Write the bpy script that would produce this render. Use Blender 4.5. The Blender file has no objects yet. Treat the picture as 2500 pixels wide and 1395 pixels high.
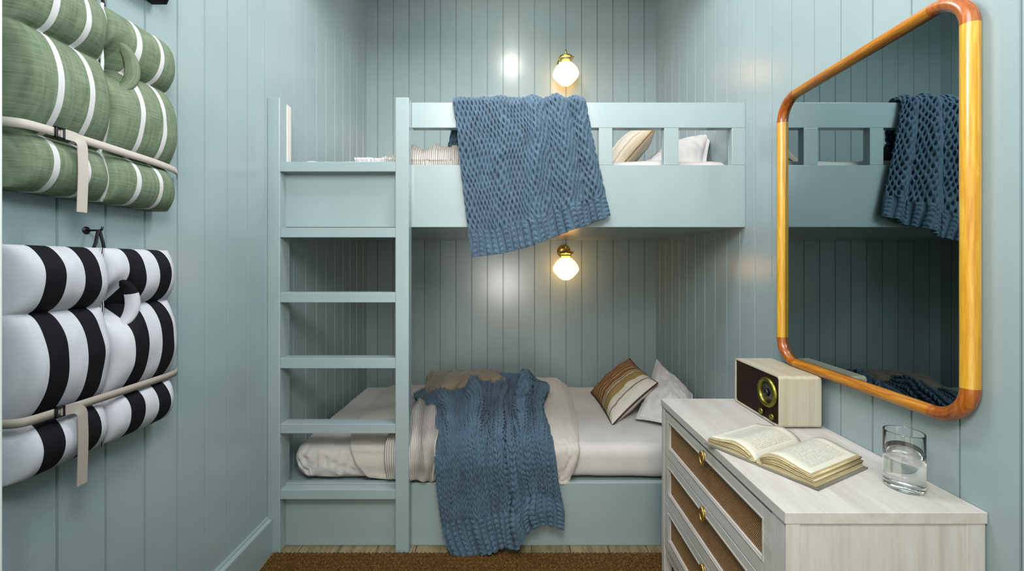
import bpy, bmesh, math, random
import numpy as np
from mathutils import Vector

random.seed(4)
rng = np.random.default_rng(7)
scn = bpy.context.scene
COL = scn.collection
S = 1010.0 / 1150.0        # depth scale (depths below are noted in 1150-px focal units)
ZC = 1.2085                # eye height
PI = math.pi

# ------------------------------------------------------------------ measuring helpers
def P(px, py, D):
    """point seen at picture position px,py standing D deep in the room"""
    return ((px - 1255) * D / 1150.0, D * S, ZC + (645 - py) * D / 1150.0)

def Pz(px, py, z):
    D = (ZC - z) * 1150.0 / (py - 645)
    return P(px, py, D)

XL, XR, YB, YF = -1.03, 0.992, 3.289 * S, -1.7
BF = 2.02 * S              # front face of the bunk boards

# ------------------------------------------------------------------ objects
def link(name, me, mat, parent=None, smooth=False):
    o = bpy.data.objects.new(name, me)
    COL.objects.link(o)
    if mat is not None:
        for m in (mat if isinstance(mat, (list, tuple)) else [mat]):
            me.materials.append(m)
    if smooth:
        me.polygons.foreach_set('use_smooth', [True] * len(me.polygons))
    if parent is not None:
        o.parent = parent
        if parent.type == 'EMPTY':
            o.location = -Vector(parent.location)
    return o

def tag(o, label, cat, group=None, kind=None):
    o['label'] = label
    if cat: o['category'] = cat
    if group: o['group'] = group
    if kind: o['kind'] = kind
    return o

def thing(name, label, cat, loc, group=None):
    o = bpy.data.objects.new(name, None)
    COL.objects.link(o)
    o.location = loc
    o.empty_display_size = 0.05
    return tag(o, label, cat, group)

def from_bm(name, bm, mat, parent=None, smooth=False):
    me = bpy.data.meshes.new(name)
    bm.normal_update()
    bm.to_mesh(me); bm.free()
    return link(name, me, mat, parent, smooth)

def bm_box(bm, x0, x1, y0, y1, z0, z1, bev=0.0, seg=2):
    vs = [bm.verts.new(c) for c in ((x0,y0,z0),(x1,y0,z0),(x1,y1,z0),(x0,y1,z0),(x0,y0,z1),(x1,y0,z1),(x1,y1,z1),(x0,y1,z1))]
    fs = [bm.faces.new([vs[i] for i in f]) for f in ((0,3,2,1),(4,5,6,7),(0,1,5,4),(1,2,6,5),(2,3,7,6),(3,0,4,7))]
    if bev > 0:
        es = list({e for f in fs for e in f.edges})
        bmesh.ops.bevel(bm, geom=es, offset=bev, segments=seg, affect='EDGES', profile=0.5)

def box(name, x0, x1, y0, y1, z0, z1, mat, parent=None, bev=0.002, seg=2):
    bm = bmesh.new()
    bm_box(bm, x0, x1, y0, y1, z0, z1, bev, seg)
    return from_bm(name, bm, mat, parent)

def grid_arrays(A, flip=False):
    n, m = A.shape[:2]
    idx = np.arange(n * m).reshape(n, m)
    q = np.stack([idx[:-1, :-1], idx[:-1, 1:], idx[1:, 1:], idx[1:, :-1]], -1).reshape(-1, 4)
    if flip: q = q[:, ::-1]
    return q

def raw_mesh(name, V, Q, UV=None):
    me = bpy.data.meshes.new(name)
    V = np.asarray(V, dtype=np.float32); Q = np.asarray(Q, dtype=np.int32)
    me.vertices.add(len(V)); me.vertices.foreach_set('co', V.ravel())
    me.loops.add(Q.size); me.loops.foreach_set('vertex_index', Q.ravel())
    me.polygons.add(len(Q))
    me.polygons.foreach_set('loop_start', np.arange(0, Q.size, 4, dtype=np.int32))
    me.polygons.foreach_set('loop_total', np.full(len(Q), 4, dtype=np.int32))
    if UV is not None:
        uv = me.uv_layers.new(name='UVMap')
        uv.data.foreach_set('uv', np.asarray(UV, dtype=np.float32)[Q.ravel()].ravel())
    me.update(calc_edges=True); me.validate()
    return me

def normals(A):
    du = np.gradient(A, axis=1); dv = np.gradient(A, axis=0)
    n = np.cross(du, dv)
    l = np.linalg.norm(n, axis=-1, keepdims=True)
    return n / np.maximum(l, 1e-9)

def uv_of(A, su=1.0, sv=1.0):
    n, m = A.shape[:2]
    u, v = np.meshgrid(np.linspace(0, su, m), np.linspace(0, sv, n))
    return np.stack([u, v], -1).reshape(-1, 2)

def sheet(name, A, mat, parent=None, thick=0.0, N=None, wrap=False):
    """cloth-like sheet from a grid of points, with a back layer and closed rim"""
    n, m = A.shape[:2]
    V = A.reshape(-1, 3); UV = uv_of(A)
    Q = grid_arrays(A)
    if thick:
        if N is None: N = normals(A)
        B = A + N * (-thick)
        V2 = B.reshape(-1, 3)
        off = n * m
        Q2 = grid_arrays(B, True) + off
        idx = np.arange(n * m).reshape(n, m)
        rim = []
        def strip(a):
            for i in range(len(a) - 1):
                rim.append((a[i + 1], a[i], a[i] + off, a[i + 1] + off))
        strip(idx[0, :]); strip(idx[-1, ::-1]); strip(idx[::-1, 0]); strip(idx[:, -1])
        Q = np.concatenate([Q, Q2, np.array(rim)]); V = np.concatenate([V, V2]); UV = np.concatenate([UV, UV])
    me = raw_mesh(name, V, Q, UV)
    return link(name, me, mat, parent, True)

def cr(pts, n):
    """Catmull-Rom resample of (k,3) control array (along axis 0) to n samples"""
    pts = np.asarray(pts, float); k = len(pts)
    t = np.linspace(0, k - 1, n)
    i = np.clip(t.astype(int), 0, k - 2); f = (t - i)
    f = f.reshape((-1,) + (1,) * (pts.ndim - 1))
    p1 = pts[i]; p2 = pts[i + 1]
    p0 = np.where((i > 0).reshape(f.shape), pts[np.maximum(i - 1, 0)], 2 * p1 - p2)
    p3 = np.where((i < k - 2).reshape(f.shape), pts[np.minimum(i + 2, k - 1)], 2 * p2 - p1)
    return 0.5 * ((2*p1) + (-p0+p2)*f + (2*p0-5*p1+4*p2-p3)*f**2 + (-p0+3*p1-3*p2+p3)*f**3)

def surf(rows, n, m):
    C = np.array([cr(r, m) for r in rows])       # each row -> m samples
    return cr(C, n)                               # -> (n,m,3)

def fnoise(shape, fx, fy, seed):
    """smooth value noise on a grid"""
    r = np.random.default_rng(seed)
    n, m = shape
    g = r.random((int(fy) + 3, int(fx) + 3)) * 2 - 1
    y = np.linspace(0, fy, n); x = np.linspace(0, fx, m)
    yi = y.astype(int); xi = x.astype(int)
    fy_ = (y - yi)[:, None]; fx_ = (x - xi)[None, :]
    fy_ = fy_*fy_*(3-2*fy_); fx_ = fx_*fx_*(3-2*fx_)
    a = g[yi][:, xi]; b = g[yi][:, xi+1]; c = g[yi+1][:, xi]; d = g[yi+1][:, xi+1]
    return a*(1-fx_)*(1-fy_) + b*fx_*(1-fy_) + c*(1-fx_)*fy_ + d*fx_*fy_

def lathe(name, prof, c, mat, parent=None, n=48, axis='z'):
    """prof: list of (r, h); axis z up or y (h runs toward the room, -y) or x (-x)"""
    prof = np.array(prof, float); a = np.linspace(0, 2*PI, n + 1)
    A = np.zeros((len(prof), n + 1, 3))
    for j, t in enumerate(a):
        r, h = prof[:, 0], prof[:, 1]
        if axis == 'z': A[:, j] = np.stack([c[0]+r*math.cos(t), c[1]+r*math.sin(t), c[2]+h], -1)
        elif axis == 'y': A[:, j] = np.stack([c[0]+r*math.cos(t), c[1]-h, c[2]+r*math.sin(t)], -1)
        else: A[:, j] = np.stack([c[0]-h, c[1]+r*math.cos(t), c[2]+r*math.sin(t)], -1)
    me = raw_mesh(name, A.reshape(-1, 3), grid_arrays(A), uv_of(A))
    bm = bmesh.new(); bm.from_mesh(me)
    bmesh.ops.remove_doubles(bm, verts=bm.verts, dist=1e-5)
    bmesh.ops.recalc_face_normals(bm, faces=bm.faces)
    bm.to_mesh(me); bm.free()
    return link(name, me, mat, parent, True)

def sweep(name, path, mat, parent=None, rx=0.01, ry=None, n=12, closed=False, up=(0,0,1), square=False):
    """tube along a path; rx along the side axis, ry along up"""
    ry = ry or rx
    p = np.array(path, float); k = len(p)
    if closed: t = np.roll(p, -1, 0) - np.roll(p, 1, 0)
    else: t = np.gradient(p, axis=0)
    t /= np.maximum(np.linalg.norm(t, axis=1, keepdims=True), 1e-9)
    up = np.array(up, float)
    side = np.cross(t, up); side /= np.maximum(np.linalg.norm(side, axis=1, keepdims=True), 1e-9)
    nn = np.cross(side, t)
    if square: ang = [PI/4, 3*PI/4, 5*PI/4, 7*PI/4, PI/4+2*PI]; f = math.sqrt(2)
    else: ang = list(np.linspace(0, 2*PI, n + 1)); f = 1
    A = np.stack([p + side*rx*f*math.cos(a) + nn*ry*f*math.sin(a) for a in ang], 1)
    if closed: A = np.concatenate([A, A[:1]])
    me = raw_mesh(name, A.reshape(-1, 3), grid_arrays(A), uv_of(A))
    bm = bmesh.new(); bm.from_mesh(me)
    bmesh.ops.remove_doubles(bm, verts=bm.verts, dist=1e-5)
    if not closed: bmesh.ops.holes_fill(bm, edges=[e for e in bm.edges if e.is_boundary], sides=0)
    bmesh.ops.recalc_face_normals(bm, faces=bm.faces)
    bm.to_mesh(me); bm.free()
    return link(name, me, mat, parent, not square)

# ------------------------------------------------------------------ materials
ALB = 0.70      # overall reflectance: surfaces read at this share of their picked swatch
def srgb(r, g, b):
    f = lambda c: (c/255/12.92) if c/255 <= 0.04045 else ((c/255+0.055)/1.055)**2.4
    return (f(r)*ALB, f(g)*ALB, f(b)*ALB, 1)

class NT:
    def __init__(s, name, col=(0.5,0.5,0.5,1), rough=0.5, metal=0.0, spec=0.5):
        s.m = bpy.data.materials.new(name); s.m.use_nodes = True
        s.t = s.m.node_tree; s.b = s.t.nodes['Principled BSDF']
        s.b.inputs['Base Color'].default_value = col
        s.b.inputs['Roughness'].default_value = rough
        s.b.inputs['Metallic'].default_value = metal
        s.b.inputs['Specular IOR Level'].default_value = spec
    def n(s, typ, **kw):
        nd = s.t.nodes.new(typ)
        for k, v in kw.items():
            if k in nd.inputs: nd.inputs[k].default_value = v
            else: setattr(nd, k, v)
        return nd
    def l(s, a, b): s.t.links.new(a, b)
    def coord(s, kind='Object', scale=(1,1,1), rot=(0,0,0)):
        tc = s.n('ShaderNodeTexCoord'); mp = s.n('ShaderNodeMapping')
        mp.inputs['Scale'].default_value = scale; mp.inputs['Rotation'].default_value = rot
        s.l(tc.outputs[kind], mp.inputs['Vector']); return mp.outputs['Vector']
    def noise(s, vec, scale=5, detail=3, rough=0.5, dist=0.0):
        nd = s.n('ShaderNodeTexNoise'); nd.inputs['Scale'].default_value = scale
        nd.inputs['Detail'].default_value = detail; nd.inputs['Roughness'].default_value = rough
        nd.inputs['Distortion'].default_value = dist
        s.l(vec, nd.inputs['Vector']); return nd.outputs['Fac']
    def wave(s, vec, scale, direction='X', dist=0.0, dscale=1.0):
        nd = s.n('ShaderNodeTexWave'); nd.bands_direction = direction
        nd.inputs['Scale'].default_value = scale; nd.inputs['Distortion'].default_value = dist
        nd.inputs['Detail Scale'].default_value = dscale
        s.l(vec, nd.inputs['Vector']); return nd.outputs['Fac']
    def ramp(s, fac, stops, interp='LINEAR'):
        nd = s.n('ShaderNodeValToRGB'); cr_ = nd.color_ramp; cr_.interpolation = interp
        cr_.elements.remove(cr_.elements[1])
        cr_.elements[0].position = stops[0][0]; cr_.elements[0].color = stops[0][1]
        for p, c in stops[1:]: cr_.elements.new(p).color = c
        s.l(fac, nd.inputs['Fac']); return nd.outputs['Color']
    def math(s, op, a, b=None, c=None):
        nd = s.n('ShaderNodeMath'); nd.operation = op
        for i, v in enumerate((a, b, c)):
            if v is None: continue
            if isinstance(v, (int, float)): nd.inputs[i].default_value = v
            else: s.l(v, nd.inputs[i])
        return nd.outputs[0]
    def mix(s, fac, a, b, mode='MIX'):
        nd = s.n('ShaderNodeMix'); nd.data_type = 'RGBA'; nd.blend_type = mode
        for sock, v in ((nd.inputs[0], fac), (nd.inputs[6], a), (nd.inputs[7], b)):
            if isinstance(v, (int, float, tuple)): sock.default_value = v
            else: s.l(v, sock)
        return nd.outputs[2]
    def color(s, c): s.l(c, s.b.inputs['Base Color'])
    def bump(s, h, strength=0.3, dist=0.002):
        nd = s.n('ShaderNodeBump'); nd.inputs['Strength'].default_value = strength
        nd.inputs['Distance'].default_value = dist
        s.l(h, nd.inputs['Height']); s.l(nd.outputs['Normal'], s.b.inputs['Normal'])

def mat_paint():
    t = NT('blue_grey_paint', rough=0.23)
    v = t.coord()
    n = t.noise(v, 3, 3)
    t.color(t.ramp(n, [(0.3, PAINT_A), (0.7, PAINT_B)]))
    n2 = t.noise(v, 60, 3)
    t.bump(n2, 0.04, 0.001)
    return t.m
PAINT_A = (0.245, 0.320, 0.330, 1)
PAINT_B = (0.270, 0.345, 0.355, 1)
PAINT = mat_paint()

def mat_whitewood(name, scale, a, b, c, rough=0.45):
    t = NT(name, rough=rough)
    v = t.coord(scale=scale)
    n = t.noise(v, 1.0, 5, 0.6, 0.4)
    n2 = t.noise(v, 4.0, 4, 0.7, 0.2)
    col = t.ramp(n, [(0.25, a), (0.5, b), (0.75, c)])
    col = t.mix(t.ramp(n2, [(0.45, (0,0,0,1)), (0.75, (0.55,0.55,0.55,1))]), col, a)
    t.color(col); t.bump(n2, 0.12, 0.001)
    return t.m
W1, W2, W3 = srgb(200,194,184), srgb(218,215,209), srgb(228,226,221)
WOOD_Y = mat_whitewood('whitewashed_wood_long', (34, 2.2, 34), W1, W2, W3)
WOOD_Z = mat_whitewood('whitewashed_wood_upright', (45, 45, 2.5), W1, W2, W3)
WOOD_X = mat_whitewood('whitewashed_wood_edge', (3, 45, 60), W1, W2, W3)
RADIO = mat_whitewood('cream_striped_wood', (70, 70, 0.8), srgb(196,188,160), srgb(214,208,186), srgb(226,222,204), 0.4)
RADIO_TOP = mat_whitewood('cream_striped_wood_top', (70, 1.2, 70), srgb(190,180,150), srgb(208,200,176), srgb(220,214,194), 0.4)

def mat_oak(name, c1, c2, c3):
    t = NT(name, rough=0.3)
    v = t.coord('UV', scale=(9, 60, 1)) if False else t.coord(scale=(90, 90, 6))
    n = t.noise(v, 1.0, 6, 0.62, 0.6)
    n2 = t.noise(v, 3.5, 3, 0.6)
    col = t.ramp(n, [(0.3, c1), (0.5, c2), (0.68, c3)])
    t.color(t.mix(t.ramp(n2, [(0.5, (0,0,0,1)), (0.8, (0.6,0.6,0.6,1))]), col, c1))
    t.bump(n, 0.15, 0.001)
    t.b.inputs['Coat Weight'].default_value = 0.3; t.b.inputs['Coat Roughness'].default_value = 0.15
    return t.m
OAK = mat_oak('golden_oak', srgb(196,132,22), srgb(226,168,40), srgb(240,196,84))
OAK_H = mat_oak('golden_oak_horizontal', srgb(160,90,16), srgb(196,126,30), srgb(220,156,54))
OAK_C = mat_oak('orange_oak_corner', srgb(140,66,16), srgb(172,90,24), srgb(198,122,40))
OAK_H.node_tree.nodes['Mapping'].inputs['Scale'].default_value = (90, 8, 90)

def mat_fabric(name, c1, c2, weave=900, rough=0.85, sheen=0.2, b=0.15):
    t = NT(name, rough=rough, spec=0.2)
    v = t.coord()
    n = t.noise(v, 6, 3)
    t.color(t.ramp(n, [(0.3, c1), (0.7, c2)]))
    w = t.noise(v, weave, 2)
    t.bump(w, b, 0.0008)
    t.b.inputs['Sheen Weight'].default_value = sheen
    return t.m
SHEET = mat_fabric('white_cotton', srgb(214,211,208), srgb(224,221,218))
DUVET = mat_fabric('cream_linen', srgb(208,202,194), srgb(218,212,204), 700)
PILLOW = mat_fabric('white_pillow_cotton', srgb(222,220,218), srgb(230,228,226))
TAUPE = mat_fabric('taupe_cotton', srgb(118,106,90), srgb(142,129,110))

def mat_rib():
    t = NT('ribbed_cotton', rough=0.9, spec=0.2)
    v = t.coord('UV')
    w = t.wave(v, 12, 'X', 0.4, 2.0)
    t.color(t.ramp(w, [(0.0, srgb(178,172,164)), (0.45, srgb(214,210,204)), (1, srgb(222,219,213))]))
    t.bump(w, 0.9, 0.004)
    return t.m
RIB = mat_rib()

def mat_knit():
    t = NT('blue_chunky_knit', rough=0.92, spec=0.15)
    v = t.coord('UV', scale=(1,1,1))
    n = t.noise(v, 14, 4); n2 = t.noise(t.coord(), 500, 3)
    c = t.ramp(n, [(0.3, srgb(62,88,108)), (0.7, srgb(82,109,130))])
    c = t.mix(t.ramp(n2, [(0.35, (0,0,0,1)), (0.75, (0.4,0.4,0.4,1))]), c, srgb(116,141,158))
    t.color(c); t.bump(n2, 0.5, 0.002)
    t.b.inputs['Sheen Weight'].default_value = 0.1
    return t.m
KNIT = mat_knit()

def mat_pillow_stripe(name, stops):
    t = NT(name, rough=0.9, spec=0.15)
    v = t.coord('UV')
    sx = t.n('ShaderNodeSeparateXYZ'); t.l(v, sx.inputs[0])
    nz = t.noise(t.coord('UV', scale=(7, 2, 1)), 1.0, 4, 0.7)
    f = t.math('ADD', sx.outputs['Y'], t.math('MULTIPLY', t.math('SUBTRACT', nz, 0.5), 0.045))
    t.color(t.ramp(f, stops, 'CONSTANT'))
    t.bump(t.noise(t.coord('UV'), 160, 2), 0.5, 0.002)
    return t.m
br, dk, cm, ol, wt, tp = srgb(150,104,56), srgb(112,74,40), srgb(200,184,156), srgb(172,146,92), srgb(226,220,206), srgb(150,126,98)
PSTR = mat_pillow_stripe('brown_striped_weave', [(0.0, wt),(0.11, tp),(0.13, wt),(0.22, ol),(0.34, dk),(0.355, cm),(0.40, dk),(0.415, cm),(0.445, br),(0.52, cm),(0.54, br),(0.60, cm),(0.615, br),(0.69, cm),(0.71, br),(0.78, cm),(0.80, br),(0.87, cm),(0.885, br)])
PSTR2 = mat_pillow_stripe('pale_striped_weave', [(0.0, srgb(206,192,164)),(0.05, srgb(216,208,190)),(0.10, srgb(190,158,120)),(0.12, srgb(214,210,196)),(0.33, srgb(178,150,116)),(0.35, srgb(228,222,206)),(0.52, srgb(196,180,150)),(0.54, srgb(230,224,208)),(0.68, srgb(202,186,156)),(0.71, srgb(230,222,204)),(0.84, srgb(216,198,168))])
PIPING = NT('dark_brown_piping', srgb(62,34,22), 0.8).m

def mat_bundle(name, base, stripe, half, start, period, width, weave):
    t = NT(name, rough=0.8, spec=0.25)
    v = t.coord('UV')
    sx = t.n('ShaderNodeSeparateXYZ'); t.l(v, sx.inputs[0])
    f = t.math('MODULO', t.math('MULTIPLY', sx.outputs['X'], 2.0), 1.0)
    f = t.math('MODULO', t.math('ADD', t.math('SUBTRACT', f, start), 4*period), period)
    f = t.math('LESS_THAN', f, width)
    n = t.noise(t.coord('UV', scale=(weave, 8, 1)), 1, 3); n2 = t.noise(t.coord('UV', scale=(9, weave*2.2, 1)), 1, 3)
    nn = t.math('ADD', t.math('MULTIPLY', n, 0.5), t.math('MULTIPLY', n2, 0.5))
    bc = t.ramp(nn, [(0.35, base[0]), (0.65, base[1])])
    t.color(t.mix(f, bc, stripe))
    t.bump(nn, 0.15, 0.001)
    return t.m
GREEN = mat_bundle('sage_green_linen', (srgb(98,116,92), srgb(134,150,122)), srgb(222,222,222), 1, 0.29, 0.3325, 0.062, 60)
ZEBRA = mat_bundle('white_and_black_cotton', (srgb(206,208,216), srgb(216,218,226)), srgb(5,6,14), 1, 0.205, 0.405, 0.20, 60)
ZEBRA3 = mat_bundle('black_and_white_cotton', (srgb(206,208,216), srgb(216,218,226)), srgb(5,6,14), 1, 0.395, 0.405, 0.21, 60)
STRAP = NT('beige_webbing', srgb(206,196,186), 0.8).m
STRAP_D = NT('taupe_webbing', srgb(178,168,156), 0.8).m
BLACK = NT('black_metal', srgb(12,12,14), 0.35).m
BLACKS = NT('black_webbing', srgb(14,14,18), 0.8).m
BRASS = NT('polished_brass', (0.78, 0.52, 0.16, 1), 0.14, 1.0).m
BRASS_D = NT('aged_brass', (0.66, 0.46, 0.13, 1), 0.28, 1.0).m
CERAMIC = NT('sage_collar', srgb(120,140,120), 0.35).m
OLIVE = NT('olive_brass', (0.20, 0.185, 0.035, 1), 0.38, 1.0).m
HIGHLIGHT = NT('cream_highlight', srgb(232,228,218), 0.4).m  # painted highlight colour for the left post's edge
WHITEP = NT('white_gloss_paint', srgb(225,232,230), 0.4).m
DARKRED = mat_fabric('brown_speaker_cloth', srgb(38,20,14), srgb(52,28,18), 1200, 0.8, 0.0, 0.6)

def mat_globe():
    t = NT('opal_glass_glow', (0.8, 0.76, 0.6, 1), 0.3)
    t.b.inputs['Emission Color'].default_value = (1.0, 0.50, 0.14, 1)
    t.b.inputs['Emission Strength'].default_value = 5.6
    return t.m
GLOBE = mat_globe()

def mat_dial():
    t = NT('dial_face', rough=0.3)
    v = t.coord(scale=(1,1,1))
    n = t.noise(v, 420, 3, 0.7)
    t.color(t.ramp(n, [(0.42, srgb(28,28,34)), (0.6, srgb(120,116,122))]))
    return t.m
DIAL = mat_dial()

def mat_glass(name, ior, col=(1,1,1,1)):
    t = NT(name, col, 0.0); t.b.inputs['Transmission Weight'].default_value = 1.0
    t.b.inputs['IOR'].default_value = ior; return t.m
GLASS = mat_glass('clear_glass', 1.5, (0.99, 1.0, 0.995, 1))
WATER = mat_glass('water_clear', 1.33, (0.99, 1.0, 1.0, 1))
MIRROR = NT('smoked_mirror_glass', (0.30, 0.37, 0.385, 1), 0.0, 1.0).m

def mat_rattan():
    t = NT('woven_rattan', rough=0.7)
    tc = t.n('ShaderNodeTexCoord'); sx = t.n('ShaderNodeSeparateXYZ'); t.l(tc.outputs['Object'], sx.inputs[0])
    y, z = sx.outputs['Y'], sx.outputs['Z']
    wob = t.math('MULTIPLY', t.math('SUBTRACT', t.noise(t.coord(), 40, 2), 0.5), 1.2)
    rows = t.math('ABSOLUTE', t.math('SINE', t.math('ADD', t.math('MULTIPLY', z, PI/0.0052), wob)))
    row_i = t.math('FLOOR', t.math('DIVIDE', z, 0.0052))
    cols = t.math('ABSOLUTE', t.math('SINE', t.math('ADD', t.math('MULTIPLY', y, PI/0.0058), t.math('MULTIPLY', row_i, PI/2))))
    h = t.math('MULTIPLY', rows, t.math('ADD', t.math('MULTIPLY', cols, 0.55), 0.45))
    n = t.noise(t.coord(), 260, 3)
    h2 = t.math('ADD', h, t.math('MULTIPLY', t.math('SUBTRACT', n, 0.5), 0.35))
    t.color(t.ramp(h2, [(0.12, srgb(60,32,12)), (0.38, srgb(150,96,44)), (0.8, srgb(214,164,98))]))
    t.bump(h, 1.0, 0.004)
    return t.m
RATTAN = mat_rattan()

def mat_floor():
    t = NT('weathered_oak_boards', rough=0.5)
    tc = t.n('ShaderNodeTexCoord'); sx = t.n('ShaderNodeSeparateXYZ'); t.l(tc.outputs['Object'], sx.inputs[0])
    bi = t.math('FLOOR', t.math('DIVIDE', t.math('ADD', sx.outputs['X'], 0.04), 0.1635))
    cmb = t.n('ShaderNodeCombineXYZ')
    t.l(t.math('MULTIPLY', sx.outputs['X'], 55), cmb.inputs[0])
    t.l(t.math('ADD', t.math('MULTIPLY', sx.outputs['Y'], 7), t.math('MULTIPLY', bi, 3.7)), cmb.inputs[1])
    n = t.noise(cmb.outputs[0], 1, 5, 0.65, 0.7)
    col = t.ramp(n, [(0.3, srgb(92,78,54)), (0.5, srgb(146,132,98)), (0.7, srgb(176,162,126))])
    wn = t.n('ShaderNodeTexWhiteNoise'); wn.noise_dimensions = '1D'; t.l(bi, wn.inputs['W'])
    col = t.mix(t.math('MULTIPLY', wn.outputs['Value'], 0.4), col, srgb(126,112,84))
    t.color(col); t.bump(n, 0.2, 0.002)
    return t.m
FLOOR = mat_floor()

def mat_rug():
    t = NT('brown_jute', rough=0.95, spec=0.1)
    v = t.coord()
    n = t.noise(v, 140, 4, 0.7); n2 = t.noise(v, 5, 2)
    c = t.ramp(n, [(0.3, srgb(48,32,14)), (0.5, srgb(98,70,34)), (0.72, srgb(150,118,68))])
    t.color(t.mix(t.math('MULTIPLY', n2, 0.3), c, srgb(84,58,28)))
    t.bump(n, 0.8, 0.004)
    return t.m
RUG = mat_rug()

def mat_page():
    t = NT('printed_page', rough=0.8, spec=0.15)
    v = t.coord('UV')
    sx = t.n('ShaderNodeSeparateXYZ'); t.l(v, sx.inputs[0])
    u, w = sx.outputs['X'], sx.outputs['Y']
    line = t.math('GREATER_THAN', t.math('SINE', t.math('MULTIPLY', w, 2*PI*38)), 0.1)
    wn = t.n('ShaderNodeTexNoise'); wn.inputs['Scale'].default_value = 1; wn.inputs['Detail'].default_value = 1
    cmb = t.n('ShaderNodeCombineXYZ'); t.l(t.math('MULTIPLY', u, 90), cmb.inputs[0])
    t.l(t.math('MULTIPLY', t.math('FLOOR', t.math('MULTIPLY', w, 38)), 7.3), cmb.inputs[1]); t.l(cmb.outputs[0], wn.inputs['Vector'])
    word = t.math('GREATER_THAN', wn.outputs['Fac'], 0.43)
    box_ = t.math('MULTIPLY', t.math('MULTIPLY', t.math('GREATER_THAN', u, 0.14), t.math('LESS_THAN', u, 0.87)),
                  t.math('MULTIPLY', t.math('GREATER_THAN', w, 0.1), t.math('LESS_THAN', w, 0.9)))
    ink = t.math('MULTIPLY', t.math('MULTIPLY', line, word), box_)
    t.color(t.mix(t.math('MULTIPLY', ink, 0.55), srgb(226,224,208), srgb(120,122,116)))
    return t.m
PAGE = mat_page()
def mat_edges():
    t = NT('page_edges', rough=0.85, spec=0.1)
    v = t.coord(scale=(6, 6, 420))
    n = t.noise(v, 1.0, 4, 0.7)
    t.color(t.ramp(n, [(0.3, srgb(170,150,108)), (0.5, srgb(216,200,158)), (0.7, srgb(230,218,182))]))
    t.bump(n, 0.6, 0.002)
    return t.m
EDGES = mat_edges()
COVER = mat_fabric('grey_green_book_cloth', srgb(104,104,92), srgb(140,140,128), 500)

# ------------------------------------------------------------------ room shell
GV = 0.1111
def grooved(name, along0, along1, z0, z1, grooves, to3d, mat, depth=0.007, w=0.0068):
    """board wall: flat boards with a V-groove at each position; built as an extruded profile"""
    pts = [(along0, 0)]
    for g in sorted(grooves):
        if along0 + w < g < along1 - w:
            pts += [(g - w*0.5, 0), (g - w*0.18, depth), (g + w*0.18, depth), (g + w*0.5, 0)]
    pts += [(along1, 0)]
    bm = bmesh.new()
    lo = [bm.verts.new(to3d(a, d, z0)) for a, d in pts]
    hi = [bm.verts.new(to3d(a, d, z1)) for a, d in pts]
    b = [bm.verts.new(to3d(along0, 0.06, z0)), bm.verts.new(to3d(along1, 0.06, z0)), bm.verts.new(to3d(along0, 0.06, z1)), bm.verts.new(to3d(along1, 0.06, z1))]
    for i in range(len(pts) - 1):
        bm.faces.new((lo[i], lo[i+1], hi[i+1], hi[i]))
    bm.faces.new((b[1], b[0], b[2], b[3]))
    bm.faces.new([hi[0]] + hi[1:] + [b[3], b[2]])
    bm.faces.new(lo[::-1] + [b[0], b[1]])
    bm.faces.new((lo[0], hi[0], b[2], b[0])); bm.faces.new((hi[-1], lo[-1], b[1], b[3]))
    bmesh.ops.recalc_face_normals(bm, faces=bm.faces)
    o = from_bm(name, bm, mat)
    o['kind'] = 'structure'
    return o
ZT = 3.42
gl = [1.4413*S + GV*k for k in range(-30, 16)]
grr = [1.9395*S + 0.1116*k for k in range(-34, 12) if k != 99]
gb = [0.3624 + 0.1096*k for k in range(-13, 7)]
grooved('wall_left', YF, YB + 0.05, 0, ZT, gl, lambda a, d, z: (XL - d, a, z), PAINT)
grooved('wall_right', YF, YB + 0.05, 0, ZT, grr, lambda a, d, z: (XR + d, a, z), PAINT)
grooved('wall_back', XL, XR, 0, ZT, gb, lambda a, d, z: (a, YB + d, z), PAINT)
box('ceiling', XL, XR, YF, YB, ZT, ZT + 0.06, NT('white_ceiling_paint', srgb(225,230,232), 0.6).m, None, 0)['kind'] = 'structure'

box('wall_front', XL, XR, BF, BF + 0.10, 2.62, ZT, PAINT, None, 0.002)['kind'] = 'structure'   # bulkhead over the bunk nook
box('ceiling_1', XL, XR, BF + 0.10, YB, 3.14, 3.18, PAINT, None, 0)['kind'] = 'structure'

bm = bmesh.new()
x = -1.03 - 0.04
xs = []
while x < XR:
    xs.append(x); x += 0.1635
for i, x in enumerate(xs):
    ends = [YF, -0.9 + 0.31*(i % 3), 0.5 + 0.27*((i*2) % 4), 1.74 + 0.012*((i*5) % 3) if i == 2 else 1.98 + 0.2*(i % 3), YB]
    for a, b_ in zip(ends[:-1], ends[1:]):
        bm_box(bm, max(x + 0.0012, XL), min(x + 0.1623, XR), a + 0.0008, b_ - 0.0008, -0.03, 0.0, 0.0015, 1)
bm_box(bm, XL, XR, YF, YB, -0.06, -0.012)
from_bm('floor', bm, FLOOR)['kind'] = 'structure'

# baseboard with a small stepped cap
bm = bmesh.new()
prof = [(0, 0), (0.020, 0), (0.020, 0.138), (0.016, 0.143), (0.010, 0.146), (0.008, 0.154), (0, 0.154)]
a = [bm.verts.new((XL + p[0], YF, p[1])) for p in prof]
b = [bm.verts.new((XL + p[0], 1.963*S, p[1])) for p in prof]
for i in range(len(prof)):
    j = (i + 1) % len(prof); bm.faces.new((a[i], a[j], b[j], b[i]))
bm.faces.new(a[::-1]); bm.faces.new(b)
bmesh.ops.recalc_face_normals(bm, faces=bm.faces)
from_bm('baseboard_left', bm, PAINT)['kind'] = 'structure'

# white jamb at the near end of the left wall
box('trim_1', XL, -0.7285, 0.566, 0.5898, 0, ZT - 0.02, WHITEP, None, 0.002)['kind'] = 'structure'

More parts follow.
